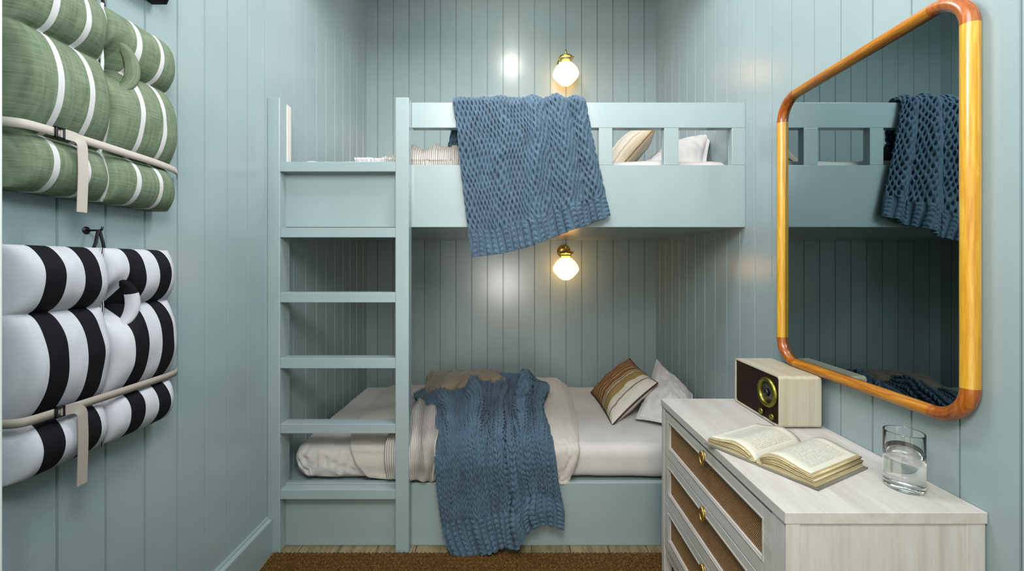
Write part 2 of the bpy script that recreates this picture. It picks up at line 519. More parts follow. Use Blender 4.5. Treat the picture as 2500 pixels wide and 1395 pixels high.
# ------------------------------------------------------------------ bunk bed
def zf(py, D): return ZC + (645 - py) * D / 1150.0
bed = thing('bunk_bed', 'built-in pale blue-grey bunk bed with ladder and railed upper berth', 'bunk bed', (-0.02, 2.3, 0))
box('upper_side_board', XL, XR, BF, BF + 0.036, 1.3665, 1.6335, PAINT, bed, 0.0018)
box('guard_rail', -0.4395, XR, BF, BF + 0.036, 1.793, 1.902, PAINT, bed, 0.0018)
for a, b in ((1140, 1172), (1300, 1335), (1462, 1495), (1622, 1657), (1787, 1820)):
    box('baluster', (a-1255)*2.02/1150, min((b-1255)*2.02/1150, XR), BF, BF + 0.036, 1.6335, 1.793, PAINT, bed, 0.0012)
box('upper_bed_base', XL, XR, BF + 0.036, YB, 1.372, 1.43, PAINT, bed, 0.001)
box('lower_front_board', XL, XR, BF, BF + 0.025, 0.0, 0.269, PAINT, bed, 0.002)
box('lower_bed_base', XL, XR, BF + 0.025, YB, 0.19, 0.252, PAINT, bed, 0.001)
pf = 1.966 * S; pb = 2.056 * S
for x0, x1, nm in ((XL, -0.978, 'l'), (-0.4958, -0.4394, 'r')):
    bm = bmesh.new(); zt = 1.905
    # post with a chamfered top rear corner
    bm_box(bm, x0, x1, pf, pb if nm == 'l' else BF + 0.002, 0.0, zt, 0.003, 2)
    from_bm('ladder_post', bm, PAINT, bed)
e = box('post_edge_highlight', -0.9785, -0.9735, 2.022*S, 2.058*S, 1.64, 1.893, HIGHLIGHT, bed, 0.002)  # thin cream strip paints the bright highlight along the post's edge
e['label'] = 'cream strip painting the highlight on the post edge'
for i, (a, b) in enumerate(((395, 419), (556, 580), (714, 739), (875, 900), (1036, 1059), (1197, 1220))):
    y1 = BF + (0.002 if i != 5 else 0.0)
    if i in (2, 3, 4): y1 = 2.035 * S
    box('ladder_rung', -0.978, -0.4958, 1.969*S, y1, zf(b, 1.969), zf(a, 1.969), PAINT, bed, 0.0015)

# ------------------------------------------------------------------ mattresses
def mattress(name, label, x0, x1, y0, y1, z0, z1, r, mat, parent=None, wr=None, seed=1):
    """rounded slab: top, sides as one closed dense surface"""
    nx, ns = 260, 120
    # cross-section path in (y,z): bottom back -> top back -> top front -> bottom front (closed)
    def rr(a0, a1, b0, b1, r, n):
        pts = []
        for cx, cy, s in ((a1-r, b0+r, -PI/2), (a1-r, b1-r, 0), (a0+r, b1-r, PI/2), (a0+r, b0+r, PI)):
            for k in range(n):
                t = s + PI/2*k/(n-1); pts.append((cx + r*math.cos(t), cy + r*math.sin(t)))
        pts.append(pts[0]); return np.array(pts)
    sec = rr(y0, y1, z0, z1, r, 9)
    d = np.r_[0, np.cumsum(np.linalg.norm(np.diff(sec, axis=0), axis=1))]
    tt = np.linspace(0, d[-1], ns)
    sec = np.stack([np.interp(tt, d, sec[:, 0]), np.interp(tt, d, sec[:, 1])], -1)
    cy, cz = (y0+y1)/2, (z0+z1)/2
    w = np.linspace(0, 1, nx)
    xs_ = x0 + (x1-x0)*(0.5 - 0.5*np.cos(PI*w))*0.35 + (x1-x0)*w*0.65
    A = np.zeros((ns, nx, 3))
    edge = np.minimum(xs_-x0, x1-xs_)
    inset = r - np.sqrt(np.maximum(r*r - np.maximum(r-edge, 0)**2, 0))
    for j in range(nx):
        s_y = (y1-y0-2*inset[j])/(y1-y0); s_z = (z1-z0-2*inset[j])/(z1-z0)
        A[:, j] = np.stack([np.full(ns, xs_[j]), cy+(sec[:, 0]-cy)*s_y, cz+(sec[:, 1]-cz)*s_z], -1)
    N = normals(A)
    h = 0.0035*fnoise((ns, nx), 14, 10, seed) + 0.0015*fnoise((ns, nx), 50, 30, seed+1)
    A = A + N*h[..., None]*(-1)
    if wr is not None: A = wr(A)
    V = A.reshape(-1, 3); Q = grid_arrays(A)
    me = raw_mesh(name, V, Q, uv_of(A))
    bm = bmesh.new(); bm.from_mesh(me)
    bmesh.ops.remove_doubles(bm, verts=bm.verts, dist=2e-5)
    bmesh.ops.holes_fill(bm, edges=[e for e in bm.edges if e.is_boundary], sides=0)
    bmesh.ops.recalc_face_normals(bm, faces=bm.faces)
    bm.to_mesh(me); bm.free()
    o = link(name, me, mat, parent, True)
    if label: tag(o, label, 'mattress')
    return o

def seg_dist(X, Z, a, b):
    ax, az = a; bx, bz = b
    t = np.clip(((X-ax)*(bx-ax) + (Z-az)*(bz-az)) / ((bx-ax)**2 + (bz-az)**2), 0, 1)
    return np.hypot(X-(ax+t*(bx-ax)), Z-(az+t*(bz-az)))

def corner_wrinkles(A):
    """pulled-tight creases in the sheet at the ladder corner"""
    X, Z, Y = A[..., 0], A[..., 2], A[..., 1]
    front = np.clip((2.12*S - Y)/0.05, 0, 1) * (Y < 2.2*S)
    def w(px, py): p = P(px, py, 2.06); return (p[0], p[2])
    lines = [((745,1098),(890,1158)), ((785,1092),(868,1128)), ((735,1115),(775,1128)), ((728,1145),(820,1160)), ((725,1120),(742,1162)), ((890,1118),(930,1165)), ((760,1110),(840,1150))]
    off = np.zeros_like(X)
    for k, (a, b) in enumerate(lines):
        d = seg_dist(X, Z, w(*a), w(*b))
        off += 0.011*np.exp(-(d/0.005)**2) - 0.007*np.exp(-((d-0.014)/0.009)**2)
    A = A.copy(); A[..., 1] += off*front
    left = np.clip((-0.86 - X)/0.09, 0, 1)
    A[..., 0] += left*front*0.05*np.clip((0.36 - Z)/0.08, 0, 1)**1.5
    return A
LZ = 0.412
mattress('mattress', 'lower bunk mattress under a white fitted sheet', -0.972, 0.972, 2.062*S, 3.09*S, 0.262, LZ, 0.045, SHEET, wr=corner_wrinkles)
mattress('mattress', 'upper bunk mattress behind the guard rail, white sheet', -0.955, 0.957, 2.085*S, 3.09*S, 1.434, 1.671, 0.035, SHEET, seed=5)

# ------------------------------------------------------------------ cloths
def wrinkle(A, amp, fx, fy, seed, dirs=()):
    N = normals(A)
    h = amp*fnoise(A.shape[:2], fx, fy, seed) + amp*0.4*fnoise(A.shape[:2], fx*2.7, fy*2.7, seed+1)
    return A + N*h[..., None]

def z(v): return ('z', v)
def d(v): return ('d', v)
def row(*pts):
    out = []
    for px, py, (k, v) in pts:
        out.append(Pz(px, py, v) if k == 'z' else P(px, py, v))
    return out

# lower duvet: lies over the middle of the mattress and hangs over its front
rows = [
 row((960,943,z(.425)), (1080,942,z(.45)), (1200,925,z(.49)), (1310,926,z(.49)), (1350,926,z(.49)), (1380,940,z(.44))),
 row((930,960,z(.42)), (1060,960,z(.45)), (1200,950,z(.47)), (1320,945,z(.48)), (1365,942,z(.48)), (1388,958,z(.425))),
 row((905,990,z(.42)), (1060,990,z(.44)), (1200,985,z(.45)), (1310,985,z(.455)), (1375,985,z(.45)), (1398,992,z(.42))),
 row((880,1020,z(.42)), (1060,1025,z(.435)), (1200,1025,z(.44)), (1320,1025,z(.445)), (1385,1025,z(.44)), (1404,1030,z(.418))),
 row((860,1058,z(.42)), (1060,1065,z(.43)), (1200,1065,z(.435)), (1330,1065,z(.435)), (1392,1065,z(.43)), (1409,1065,z(.418))),
 row((856,1082,d(2.075)), (1060,1085,d(2.07)), (1200,1085,d(2.065)), (1340,1085,d(2.06)), (1396,1084,d(2.06)), (1411,1084,d(2.07))),
 row((858,1100,d(2.045)), (1060,1102,d(2.035)), (1200,1102,d(2.03)), (1340,1102,d(2.03)), (1397,1102,d(2.03)), (1411,1102,d(2.045))),
 row((872,1130,d(2.04)), (1060,1135,d(2.03)), (1200,1135,d(2.025)), (1340,1135,d(2.025)), (1393,1133,d(2.03)), (1405,1130,d(2.045))),
 row((892,1155,d(2.042)), (1060,1160,d(2.035)), (1200,1160,d(2.03)), (1330,1168,d(2.03)), (1382,1165,d(2.033)), (1392,1160,d(2.045))),
 row((905,1166,d(2.045)), (1060,1168,d(2.04)), (1200,1168,d(2.035)), (1330,1176,d(2.035)), (1378,1178,d(2.035)), (1385,1172,d(2.045))),
]
A = surf(rows, 150, 260)
A = wrinkle(A, 0.005, 12, 9, 21)
N = normals(A)
uu = np.linspace(0, 1, 260)[None, :]; vv = np.linspace(0, 1, 150)[:, None]
h = -0.010*np.exp(-(((uu-0.145-0.05*vv))/0.006)**2)*(vv > .2)
A = A + N*h[..., None]
tag(sheet('duvet', A, DUVET, None, 0.010), 'cream duvet across the lower bunk, hanging over its front edge', 'duvet')

# ribbed pale throw: hangs beside the ladder, bunched
rows = [
 row((1000,975,z(.445)), (1020,985,z(.46)), (1040,985,z(.47)), (1075,985,z(.46))),
 row((985,1005,z(.45)), (1008,1005,z(.475)), (1035,1010,z(.46)), (1075,1010,z(.45))),
 row((965,1040,z(.44)), (1005,1040,z(.462)), (1035,1045,z(.452)), (1072,1045,z(.44))),
 row((953,1068,d(2.08)), (1005,1064,d(2.07)), (1035,1066,d(2.08)), (1070,1068,d(2.07))),
 row((947,1090,d(2.035)), (1005,1085,d(2.015)), (1035,1088,d(2.03)), (1066,1090,d(2.02))),
 row((945,1125,d(2.018)), (1005,1125,d(1.995)), (1038,1125,d(2.008)), (1064,1125,d(2.015))),
 row((948,1150,d(2.028)), (1005,1152,d(2.005)), (1040,1152,d(2.018)), (1062,1152,d(2.015))),
 row((950,1163,d(2.03)), (1003,1164,d(2.012)), (1035,1169,d(2.02)), (1061,1168,d(2.018))),
]
A = surf(rows, 140, 150)
u1 = np.linspace(0, 1, 150)[None, :]; v1 = np.linspace(0, 1, 140)[:, None]
N = normals(A)
h = 0.010*np.sin(2*PI*(u1*2.6 + 0.5*v1))*(1-v1*.5) + 0.006*fnoise((140,150), 5, 5, 3)
if (N*np.array((0,-1,.6))).sum(-1).mean() < 0: N = -N
A = A + N*(h[..., None]+0.012)
throw = sheet('ribbed_throw', A, RIB, None, 0.006)
tag(throw, 'pale ribbed throw hanging beside the ladder on the lower bunk', 'throw')

# taupe bunch of cloth at the back of the lower bunk
rows = [
 row((1042,948,z(.43)), (1080,945,z(.43)), (1130,943,z(.43)), (1180,940,z(.43)), (1235,940,z(.44))),
 row((1040,925,z(.50)), (1080,918,z(.52)), (1130,915,z(.53)), (1180,912,z(.53)), (1232,915,z(.52))),
 row((1047,911,z(.52)), (1085,908,z(.535)), (1135,907,z(.54)), (1185,905,z(.545)), (1228,908,z(.54))),
 row((1045,925,z(.53)), (1085,920,z(.555)), (1135,918,z(.56)), (1185,916,z(.56)), (1230,915,z(.55))),
 row((1035,955,z(.48)), (1080,945,z(.53)), (1135,940,z(.53)), (1185,935,z(.53)), (1235,930,z(.53))),
 row((1020,985,z(.43)), (1070,975,z(.46)), (1130,970,z(.46)), (1185,960,z(.46)), (1238,955,z(.46))),
]
A = surf(rows, 110, 170)
u1 = np.linspace(0, 1, 170)[None, :]; v1 = np.linspace(0, 1, 110)[:, None]
N = normals(A)
ph = u1*5.2 + v1*1.1 + 0.3*fnoise((110,170), 6, 4, 9)
h = 0.016*np.abs(np.sin(PI*ph))**0.7 - 0.010 + 0.003*fnoise((110,170), 14, 12, 4)
A = A - N*h[..., None]
tag(sheet('crumpled_sheet', A, TAUPE, None, 0.006), 'crumpled taupe sheet bunched against the back wall of the lower bunk', 'sheet')

# upper bunk: white sheet and ribbed throw along the front edge of the mattress
def hump(name, x0, x1, zt, seed, mat, label, cat, nh, fall=0.13, wob=0.006, front=2.072):
    n, m = 90, 160
    xs_ = np.linspace(x0, x1, m)
    hh = np.interp(np.linspace(0, 1, m), np.linspace(0, 1, len(zt)), zt)
    r = fnoise((2, m), nh, 1, seed)[0]
    hh = hh + 0.006*r
    A = np.zeros((n, m, 3))
    for j in range(m):
        H = hh[j]
        path = np.array([(2.86*S, 1.676), (2.6*S, 1.676+H*.6), (2.36*S, 1.676+H), (2.16*S, 1.676+H*.95), (2.095*S, 1.672+H*.6), (front*S, 1.672), (front*S, 1.66), (front*S+.001, 1.676-fall)])
        c = cr(path, n)
        A[:, j] = np.stack([np.full(n, xs_[j]), c[:, 0], c[:, 1]], -1)
    N = normals(A)
    h = wob*fnoise((n, m), nh*2, 3, seed+2) + wob*0.5*fnoise((n, m), nh*5, 2, seed+4)
    A = A - N*np.abs(h)[..., None]
    return tag(sheet(name, A[::-1], mat, None, 0.005, N=-normals(A)[::-1]*-1 if False else None), label, cat)
hump('top_sheet', -0.70, -0.50, [0.005, 0.012, 0.008, 0.018, 0.02], 11, SHEET, 'white sheet edge on the upper mattress behind the top rung', 'sheet', 8, 0.03)
hump('ribbed_throw', -0.56, -0.205, [0.012, 0.07, 0.085, 0.06, 0.082, 0.072, 0.078, 0.05], 12, RIB, 'white ribbed throw on the upper bunk, seen through the first rail opening', 'throw', 7, 0.05)

# ------------------------------------------------------------------ knitted blankets
def knit_moss(U, V):
    j = np.floor(V); y = V - j - 0.5
    x = (U + 0.5*(j % 2)) % 1.0 - 0.5
    hsh = np.abs(np.sin(np.floor(U + 0.5*(j % 2))*12.9898 + j*78.233)*43758.5453) % 1.0
    hole = np.exp(-(x/0.19)**2 - (y/0.32)**2)*(0.65 + 0.55*hsh)
    strand = 0.5 + 0.5*np.cos(2*PI*(x*2 + 0.5))*0.6 + 0.25*np.cos(2*PI*y)
    return 0.62 + 0.30*strand - 1.6*hole
def knit_v(U, V):
    x = U % 1.0; m = np.abs(x - 0.5)*2
    v2 = V - 1.0*m
    a = np.clip(1 - np.abs(2*m - 1)**2.4, 0, 1)
    b = np.abs(np.sin(PI*v2))**0.55
    return a*(0.12 + 0.98*b)
def knit_rib(U, V):
    x = (U*0.62) % 1.0; m = np.abs(x - 0.5)*2
    col = np.clip(1 - (m/0.78)**4, 0, 1)
    b = np.abs(np.sin(PI*(V*1.25 - 0.5*m)))**0.6
    return col*(0.55 + 0.5*b)

def knit(name, A, label, mat, kind, nU, nV, rib, amp=0.0055, thick=0.006, seed=1):
    n, m = A.shape[:2]
    u, v = np.meshgrid(np.linspace(0, 1, m), np.linspace(0, 1, n))
    U = u*nU + 0.40*fnoise((n, m), 13, 15, seed); V = v*nV + 0.42*fnoise((n, m), 15, 13, seed+1)
    K = kind(U, V)
    R = knit_rib(U, V)
    s = np.clip((v - (1-rib))/0.012, 0, 1)
    h = K*(1-s) + R*s
    h = h*(0.85 + 0.25*fnoise((n, m), nU*0.8, nV*0.8, seed+2))
    N = normals(A)
    A2 = A + N*(amp*h)[..., None]
    return tag(sheet(name, A2, mat, None, thick + 0.0, N=N), label, 'blanket')

def orient(A, toward=(0, -1, 0.4)):
    N = normals(A)
    if (N*np.array(toward)).sum(-1).mean() < 0: A = A[:, ::-1]
    return A

# blanket over the guard rail : front hang, over the rail, down behind
n, m = 470, 420
v = np.linspace(0, 1, n); u = np.linspace(0, 1, m)
VB = 0.20                       # share of the length that hangs behind
rowsf = [
 row(*[(1105+ (1430-1105)*t, 250, d(2.0)) for t in (0, .2, .4, .6, .8, 1)]),
 row((1117,330,d(1.995)), (1190,330,d(1.985)), (1260,330,d(1.98)), (1320,330,d(1.97)), (1385,330,d(1.975)), (1445,330,d(1.995))),
 row((1126,420,d(1.995)), (1195,420,d(1.98)), (1262,420,d(1.975)), (1330,420,d(1.965)), (1400,420,d(1.97)), (1463,415,d(1.995))),
 row((1137,515,d(1.995)), (1205,510,d(1.98)), (1272,505,d(1.97)), (1340,495,d(1.96)), (1412,485,d(1.97)), (1478,475,d(1.99))),
 row((1152,628,d(1.995)), (1222,620,d(1.98)), (1290,603,d(1.97)), (1356,578,d(1.96)), (1425,552,d(1.97)), (1489,528,d(1.985))),
]
F = surf(rowsf, 376, m)
uu = u[None, :]; vf = np.linspace(0, 1, 376)[:, None]
def fold(c0, c1, w0, w1, a0, a1):
    c = c0 + (c1-c0)*vf; w = w0 + (w1-w0)*vf; a = a0 + (a1-a0)*vf
    return a*np.exp(-((uu-c)/w)**2)
off = (fold(.60, .46, .035, .06, .022, .035) + fold(.78, .72, .04, .05, .026, .034) + fold(.93, .93, .03, .04, .016, .022) + fold(.36, .22, .05, .07, .012, .016)
       - fold(.69, .60, .02, .03, .012, .012) - fold(.86, .84, .018, .025, .010, .012))
F[..., 1] -= off
F[..., 2] += 0.010*np.sin(2*PI*uu*1.5)*(1-vf)**6
top = F[0]
bk = 94
B = np.zeros((bk, m, 3))
tb = np.linspace(0, 1, bk)
hump_t = 0.010 + 0.55*off[0]
for j in range(m):
    p0 = top[j]; p1 = F[3, j]
    zt = 1.902 + 0.014 + 0.6*off[0, j]
    xx = p0[0]
    back_y = BF + 0.036 + 0.012
    slack = 0.03 + 0.02*math.sin(j/m*9)
    path = np.array([(xx-0.09-0.05*math.sin(j/m*3), 2.40*S, 1.700 + 0.01*math.sin(j*0.06)), (xx-0.06, 2.25*S, 1.712), (xx-0.035, back_y+slack*1.2, 1.74), (xx-0.015, back_y+slack*0.5, 1.82), (xx, back_y, 1.888), (xx, back_y-0.010, zt), (xx, BF+0.01, zt+0.006), (p0[0], p0[1]+0.001, p0[2])])
    B[:, j] = cr(path, bk)
A = np.concatenate([B[:-1], F])
# even resample along the length
def even(A, n):
    out = np.zeros((n, A.shape[1], 3))
    for j in range(A.shape[1]):
        c = A[:, j]; dd = np.r_[0, np.cumsum(np.linalg.norm(np.diff(c, axis=0), axis=1))]
        t = np.linspace(0, dd[-1], n)
        for k in range(3): out[:, j, k] = np.interp(t, dd, c[:, k])
    return out
A = even(A, n)
A = orient(A[:, :], (0, -1, 0.2))
knit('knitted_blanket', A, 'blue chunky-knit blanket draped over the upper guard rail', KNIT, knit_moss, 34, 46, 0.095, amp=0.0135, seed=3)

# blanket on the lower bunk
rows = [
 row((1012,972,z(.45)), (1050,951,z(.47)), (1108,942,z(.49)), (1165,932,z(.51)), (1205,920,z(.54)), (1245,916,z(.55)), (1287,922,z(.54)), (1308,930,z(.52)), (1328,958,z(.48))),
 row((1014,978,z(.455)), (1062,972,z(.475)), (1112,962,z(.49)), (1160,950,z(.505)), (1205,940,z(.52)), (1242,942,z(.50)), (1280,935,z(.54)), (1306,945,z(.53)), (1331,968,z(.475))),
 row((1030,990,z(.455)), (1072,988,z(.475)), (1118,978,z(.485)), (1160,966,z(.50)), (1204,962,z(.495)), (1240,968,z(.475)), (1275,958,z(.52)), (1303,965,z(.50)), (1329,979,z(.465))),
 row((1056,1006,z(.448)), (1085,1002,z(.465)), (1125,992,z(.485)), (1163,985,z(.49)), (1202,990,z(.465)), (1238,998,z(.46)), (1270,990,z(.49)), (1298,993,z(.48)), (1321,998,z(.455))),
 row((1060,1020,z(.444)), (1090,1022,z(.456)), (1128,1018,z(.468)), (1165,1014,z(.468)), (1200,1018,z(.455)), (1236,1022,z(.452)), (1268,1018,z(.47)), (1298,1018,z(.462)), (1327,1020,z(.448))),
 row((1059,1062,z(.44)), (1092,1062,z(.448)), (1128,1062,z(.452)), (1165,1060,z(.452)), (1202,1060,z(.45)), (1238,1062,z(.447)), (1272,1060,z(.45)), (1305,1058,z(.45)), (1340,1056,z(.44))),
 row(*[(1060+ (1352-1060)*t, 1090, d(2.03)) for t in (0,.12,.24,.37,.49,.61,.73,.85,1)]),
 row(*[(1061+ (1358-1061)*t, 1125, d(1.996)) for t in (0,.12,.24,.37,.49,.61,.73,.85,1)]),
 row(*[(1066+ (1364-1066)*t, 1175, d(1.985)) for t in (0,.12,.24,.37,.49,.61,.73,.85,1)]),
 row(*[(1072+ (1371-1072)*t, 1225-12*t, d(1.975)) for t in (0,.12,.24,.37,.49,.61,.73,.85,1)]),
 row((1082,1295,d(1.965)), (1116,1292,d(1.96)), (1152,1288,d(1.955)), (1190,1282,d(1.955)), (1224,1276,d(1.96)), (1252,1280,d(1.95)), (1286,1262,d(1.955)), (1328,1248,d(1.96)), (1378,1250,d(1.965))),
 row((1106,1366,d(1.935)), (1138,1362,d(1.935)), (1172,1355,d(1.937)), (1207,1347,d(1.94)), (1236,1336,d(1.945)), (1262,1336,d(1.94)), (1290,1296,d(1.95)), (1334,1284,d(1.955)), (1376,1291,d(1.96))),
]
n2, m2 = 500, 400
A = surf(rows, n2, m2)
uu = np.linspace(0, 1, m2)[None, :]; vf = np.linspace(0, 1, n2)[:, None]
def fold2(c0, c1, w0, w1, a0, a1, p=1.0):
    t = vf**p
    return (a0+(a1-a0)*t)*np.exp(-((uu-(c0+(c1-c0)*t))/(w0+(w1-w0)*t))**2)
N = normals(A)
if (N*np.array((0, -1, 0.6))).sum(-1).mean() < 0: N = -N
win = np.clip(vf/0.12, 0, 1)*np.clip((0.80-vf)/0.45, 0, 1)
h = (fold2(.38, .33, .040, .06, .075, .016)*win + fold2(.78, .74, .028, .045, .085, .018)*win + fold2(.62, .50, .026, .05, .060, .014)*win
     + fold2(.93, .90, .026, .05, .060, .016)*win + fold2(.17, .14, .03, .05, .030, .010)*win - fold2(.50, .43, .022, .022, .020, .012)*win - fold2(.70, .66, .014, .02, .018, .010)*win - fold2(.86,.83,.012,.02,.016,.010)*win)
gr = np.clip((vf-0.12)/0.2, 0, 1)
h += gr*(-0.046*np.exp(-((uu-.605)/.013)**2) + 0.022*np.exp(-((uu-.645)/.03)**2) + 0.016*np.exp(-((uu-.55)/.04)**2) + 0.010*np.exp(-((uu-.30)/.05)**2) - 0.008*np.exp(-((uu-.42)/.03)**2))
h += np.clip((vf-.45)/.4, 0, 1)*(0.010*np.exp(-((uu-.80)/.03)**2) - 0.012*np.exp(-((uu-.76)/.014)**2) + 0.006*np.sin(2*PI*uu*3.2))
h += 0.006*fnoise((n2, m2), 7, 9, 31)*(1-vf*.5) + 0.014*np.clip((0.6-vf)/0.2, 0, 1)
A = A + N*h[..., None]
A = even(A, n2)
A = orient(A, (0, -1, 0.6))
knit('knitted_blanket', A, 'blue chunky-knit blanket spilling off the lower bunk to the floor', KNIT, knit_v, 28, 44, 0.13, amp=0.0140, seed=13)

# ------------------------------------------------------------------ pillows
def pillow(name, c, thick, mat, label, cat, parent=None, pinch=0.05, n=90, ex=0.5, flange=0.0, seed=1, wr=0.004, uvswap=False):
    """c: corners (u0v0, u1v0, u1v1, u0v1)"""
    c = [np.array(q, float) for q in c]
    root = thing(name, label, cat, tuple(sum(c)/4))
    u, v_ = np.meshgrid(np.linspace(0, 1, n), np.linspace(0, 1, n))
    us = 0.5 - 0.5*np.cos(PI*u); vs = 0.5 - 0.5*np.cos(PI*v_)
    us = 0.5*us + 0.5*u; vs = 0.5*vs + 0.5*v_
    bu = 4*us*(1-us); bv = 4*vs*(1-vs)
    uu_ = us + (0.5-us)*pinch*bv*2*np.abs(2*us-1)
    vv_ = vs + (0.5-vs)*pinch*bu*2*np.abs(2*vs-1)
    base = (c[0]*((1-uu_)*(1-vv_))[..., None] + c[1]*(uu_*(1-vv_))[..., None] + c[2]*(uu_*vv_)[..., None] + c[3]*((1-uu_)*vv_)[..., None])
    nrm = np.cross(c[1]-c[0], c[3]-c[0]); nrm /= np.linalg.norm(nrm)
    fu = np.clip((np.minimum(us, 1-us) - flange)/(0.5-flange), 0, 1); fv = np.clip((np.minimum(vs, 1-vs) - flange)/(0.5-flange), 0, 1)
    prof = (np.clip(1-(1-fu)**2.6, 0, 1)*np.clip(1-(1-fv)**2.6, 0, 1))**ex
    w = wr*fnoise((n, n), 7, 7, seed) + wr*0.5*fnoise((n, n), 18, 18, seed+1)
    t = thick/2*prof
    A = base + nrm*(t + 0.0015*(prof > 0) + w*prof**.5)[..., None]
    B = base - nrm*(t + w[::-1]*prof**.5)[..., None]
    V = np.concatenate([A.reshape(-1, 3), B.reshape(-1, 3)])
    Q = np.concatenate([grid_arrays(A), grid_arrays(B, True)+n*n])
    UV = np.stack([us, vs], -1).reshape(-1, 2)
    me = raw_mesh('cover', V, Q, np.concatenate([UV, UV]))
    bm = bmesh.new(); bm.from_mesh(me)
    bmesh.ops.remove_doubles(bm, verts=[q for q in bm.verts if q.is_boundary], dist=0.004 if flange == 0 else 0.002)
    bm.to_mesh(me); bm.free()
    link('cover', me, mat, root, True)
    edge = np.concatenate([base[0, :-1], base[:-1, -1], base[-1, ::-1][:-1], base[::-1, 0][:-1]])
    return root, edge, base, nrm

lc = [P(1495,1040,2.32), P(1606,936,2.47), P(1537,876,2.98), P(1443,958,2.88)]
r1, e1, b1, n1 = pillow('striped_cushion', lc, 0.13, PSTR, 'brown, cream and white striped cushion leaning on the lower bunk pillow', 'cushion', pinch=0.035, ex=0.55, seed=41)
sweep('piping', e1[::4], PIPING, r1, 0.0045, 0.0045, 8, closed=True, up=tuple(n1))
# lower white pillow
wc = [P(1540,1008,2.44), P(1640,1058,2.25), P(1718,965,2.62), P(1604,874,2.90)]
wc = [P(1550,1024,2.36), (0.84, 2.14*S, 0.44), (0.972, 2.56*S, 0.50), P(1603,876,2.98)]
pillow('pillow', wc, 0.15, PILLOW, 'white pillow on the lower bunk behind the dresser', 'pillow', pinch=0.03, ex=0.5, flange=0.045, seed=51, wr=0.010)
# upper cushion and pillow
uc = [P(1503,422,2.32), P(1603,308,2.42), P(1560,322,2.85), P(1466,425,2.75)]
r2, e2, b2, n2_ = pillow('striped_cushion', uc, 0.14, PSTR2, 'cream cushion with pale stripes on the upper bunk, second rail opening from the right', 'cushion', pinch=0.035, ex=0.55, seed=43)
sweep('piping', e2[::4], NT('tan_piping', srgb(150,112,72), 0.8).m, r2, 0.003, 0.003, 8, closed=True, up=tuple(n2_))
vc = [P(1556,405,2.38), P(1724,422,2.26), P(1741,318,2.42), P(1628,352,2.78)]
pillow('pillow', vc, 0.085, PILLOW, 'white pillow with pointed corner on the upper bunk, rightmost rail opening', 'pillow', pinch=0.03, ex=0.7, flange=0.07, seed=57, wr=0.006)

# ------------------------------------------------------------------ wall lamps
def wall_lamp(cz, label):
    cx, cy = 0.3475, 3.165*S
    r = thing('wall_lamp', label, 'lamp', (cx, YB, cz + 0.12), 'globe wall lamps over the bunks')
    g = [(0.0001, .078), (0.018, .077), (0.034, .071), (0.051, .058), (0.067, .041), (0.080, .020), (0.087, .000), (0.0845, -.016), (0.073, -.033), (0.058, -.049), (0.042, -.064), (0.026, -.074), (0.012, -.078), (0.0001, -.079)]
    g = cr([(a, 0, b) for a, b in g], 50); g[:, 0] = np.maximum(g[:, 0], 0.0001)
    lathe('globe_shade', [(p[0], p[2]) for p in g], (cx, cy, cz), GLOBE, r)
    lathe('shade_holder', [(0.0001, .036), (.014, .035), (.034, .030), (.047, .022), (.051, .014), (.046, .010), (.036, .006), (.033, -.010), (.0001, -.010)], (cx, cy, cz + .088), BRASS, r)
    lathe('collar', [(0.030, .0), (.037, .001), (.0385, .010), (.036, .020), (.030, .021)], (cx, cy, cz + .083), CERAMIC, r)
    lathe('wall_plate', [(0.0001, .012), (.020, .012), (.038, .008), (.047, .002), (.047, 0), (.0001, 0)], (cx, YB - 0.0005, cz + .118), BRASS, r, axis='y')
    sweep('arm', [(cx, YB - .008, cz + .128), (cx, YB - .03, cz + .136), (cx, cy + .02, cz + .138), (cx, cy + .003, cz + .130), (cx, cy, cz + .112)], BRASS_D, r, .0085, .0085, 14, up=(1, 0, 0))
    lathe('finial', [(.0001, .040), (.003, .034), (.0075, .022), (.0085, .010), (.006, 0), (.0001, -.002)], (cx, cy, cz + .128), BRASS_D, r, 20)
    sweep('switch_key', [(cx + .030, cy, cz + .100), (cx + .046, cy - .002, cz + .112), (cx + .054, cy - .002, cz + .113)], BRASS_D, r, .0035, .0035, 10)
    return r
wall_lamp(ZC + (645-180)*3.165/1150, 'glowing globe wall lamp above the upper bunk')
wall_lamp(ZC + (645-656)*3.165/1150, 'glowing globe wall lamp under the upper bunk')

# ------------------------------------------------------------------ mirror
mir = thing('wall_mirror', 'large rounded mirror in a golden oak frame on the right wall', 'mirror', (XR, 1.357*S, 1.33))
my0, my1, mz0, mz1, mr = 1.005*S, 1.709*S, 0.866, 1.798, 0.078
def rrect(y0, y1, z0, z1, r, x, nc=14, ns=24):
    """closed path and the index range of each corner"""
    segs = []
    for (cy_, cz_, s) in ((y1-r, z1-r, 0), (y0+r, z1-r, PI/2), (y0+r, z0+r, PI), (y1-r, z0+r, 3*PI/2)):
        segs.append([(x, cy_ + r*math.cos(s+PI/2*k/nc), cz_ + r*math.sin(s+PI/2*k/nc)) for k in range(nc+1)])
    return segs
cs = rrect(my0, my1, mz0, mz1, mr, XR - 0.0185)
bm_ = None
def tube_pts(pts, name, mat):
    return sweep(name, pts, mat, mir, 0.0175, 0.0150, 20, up=(1, 0, 0))
def lerp(a, b, n): return [tuple(np.array(a) + (np.array(b)-np.array(a))*t) for t in np.linspace(0, 1, n)]
full = []
for i in range(4):
    full += cs[i] + lerp(cs[i][-1], cs[(i+1) % 4][0], 14)[1:-1]
fr = sweep('frame', full, [OAK, OAK_H, OAK_C], mir, 0.0150, 0.0185, 24, closed=True, up=(1, 0, 0))
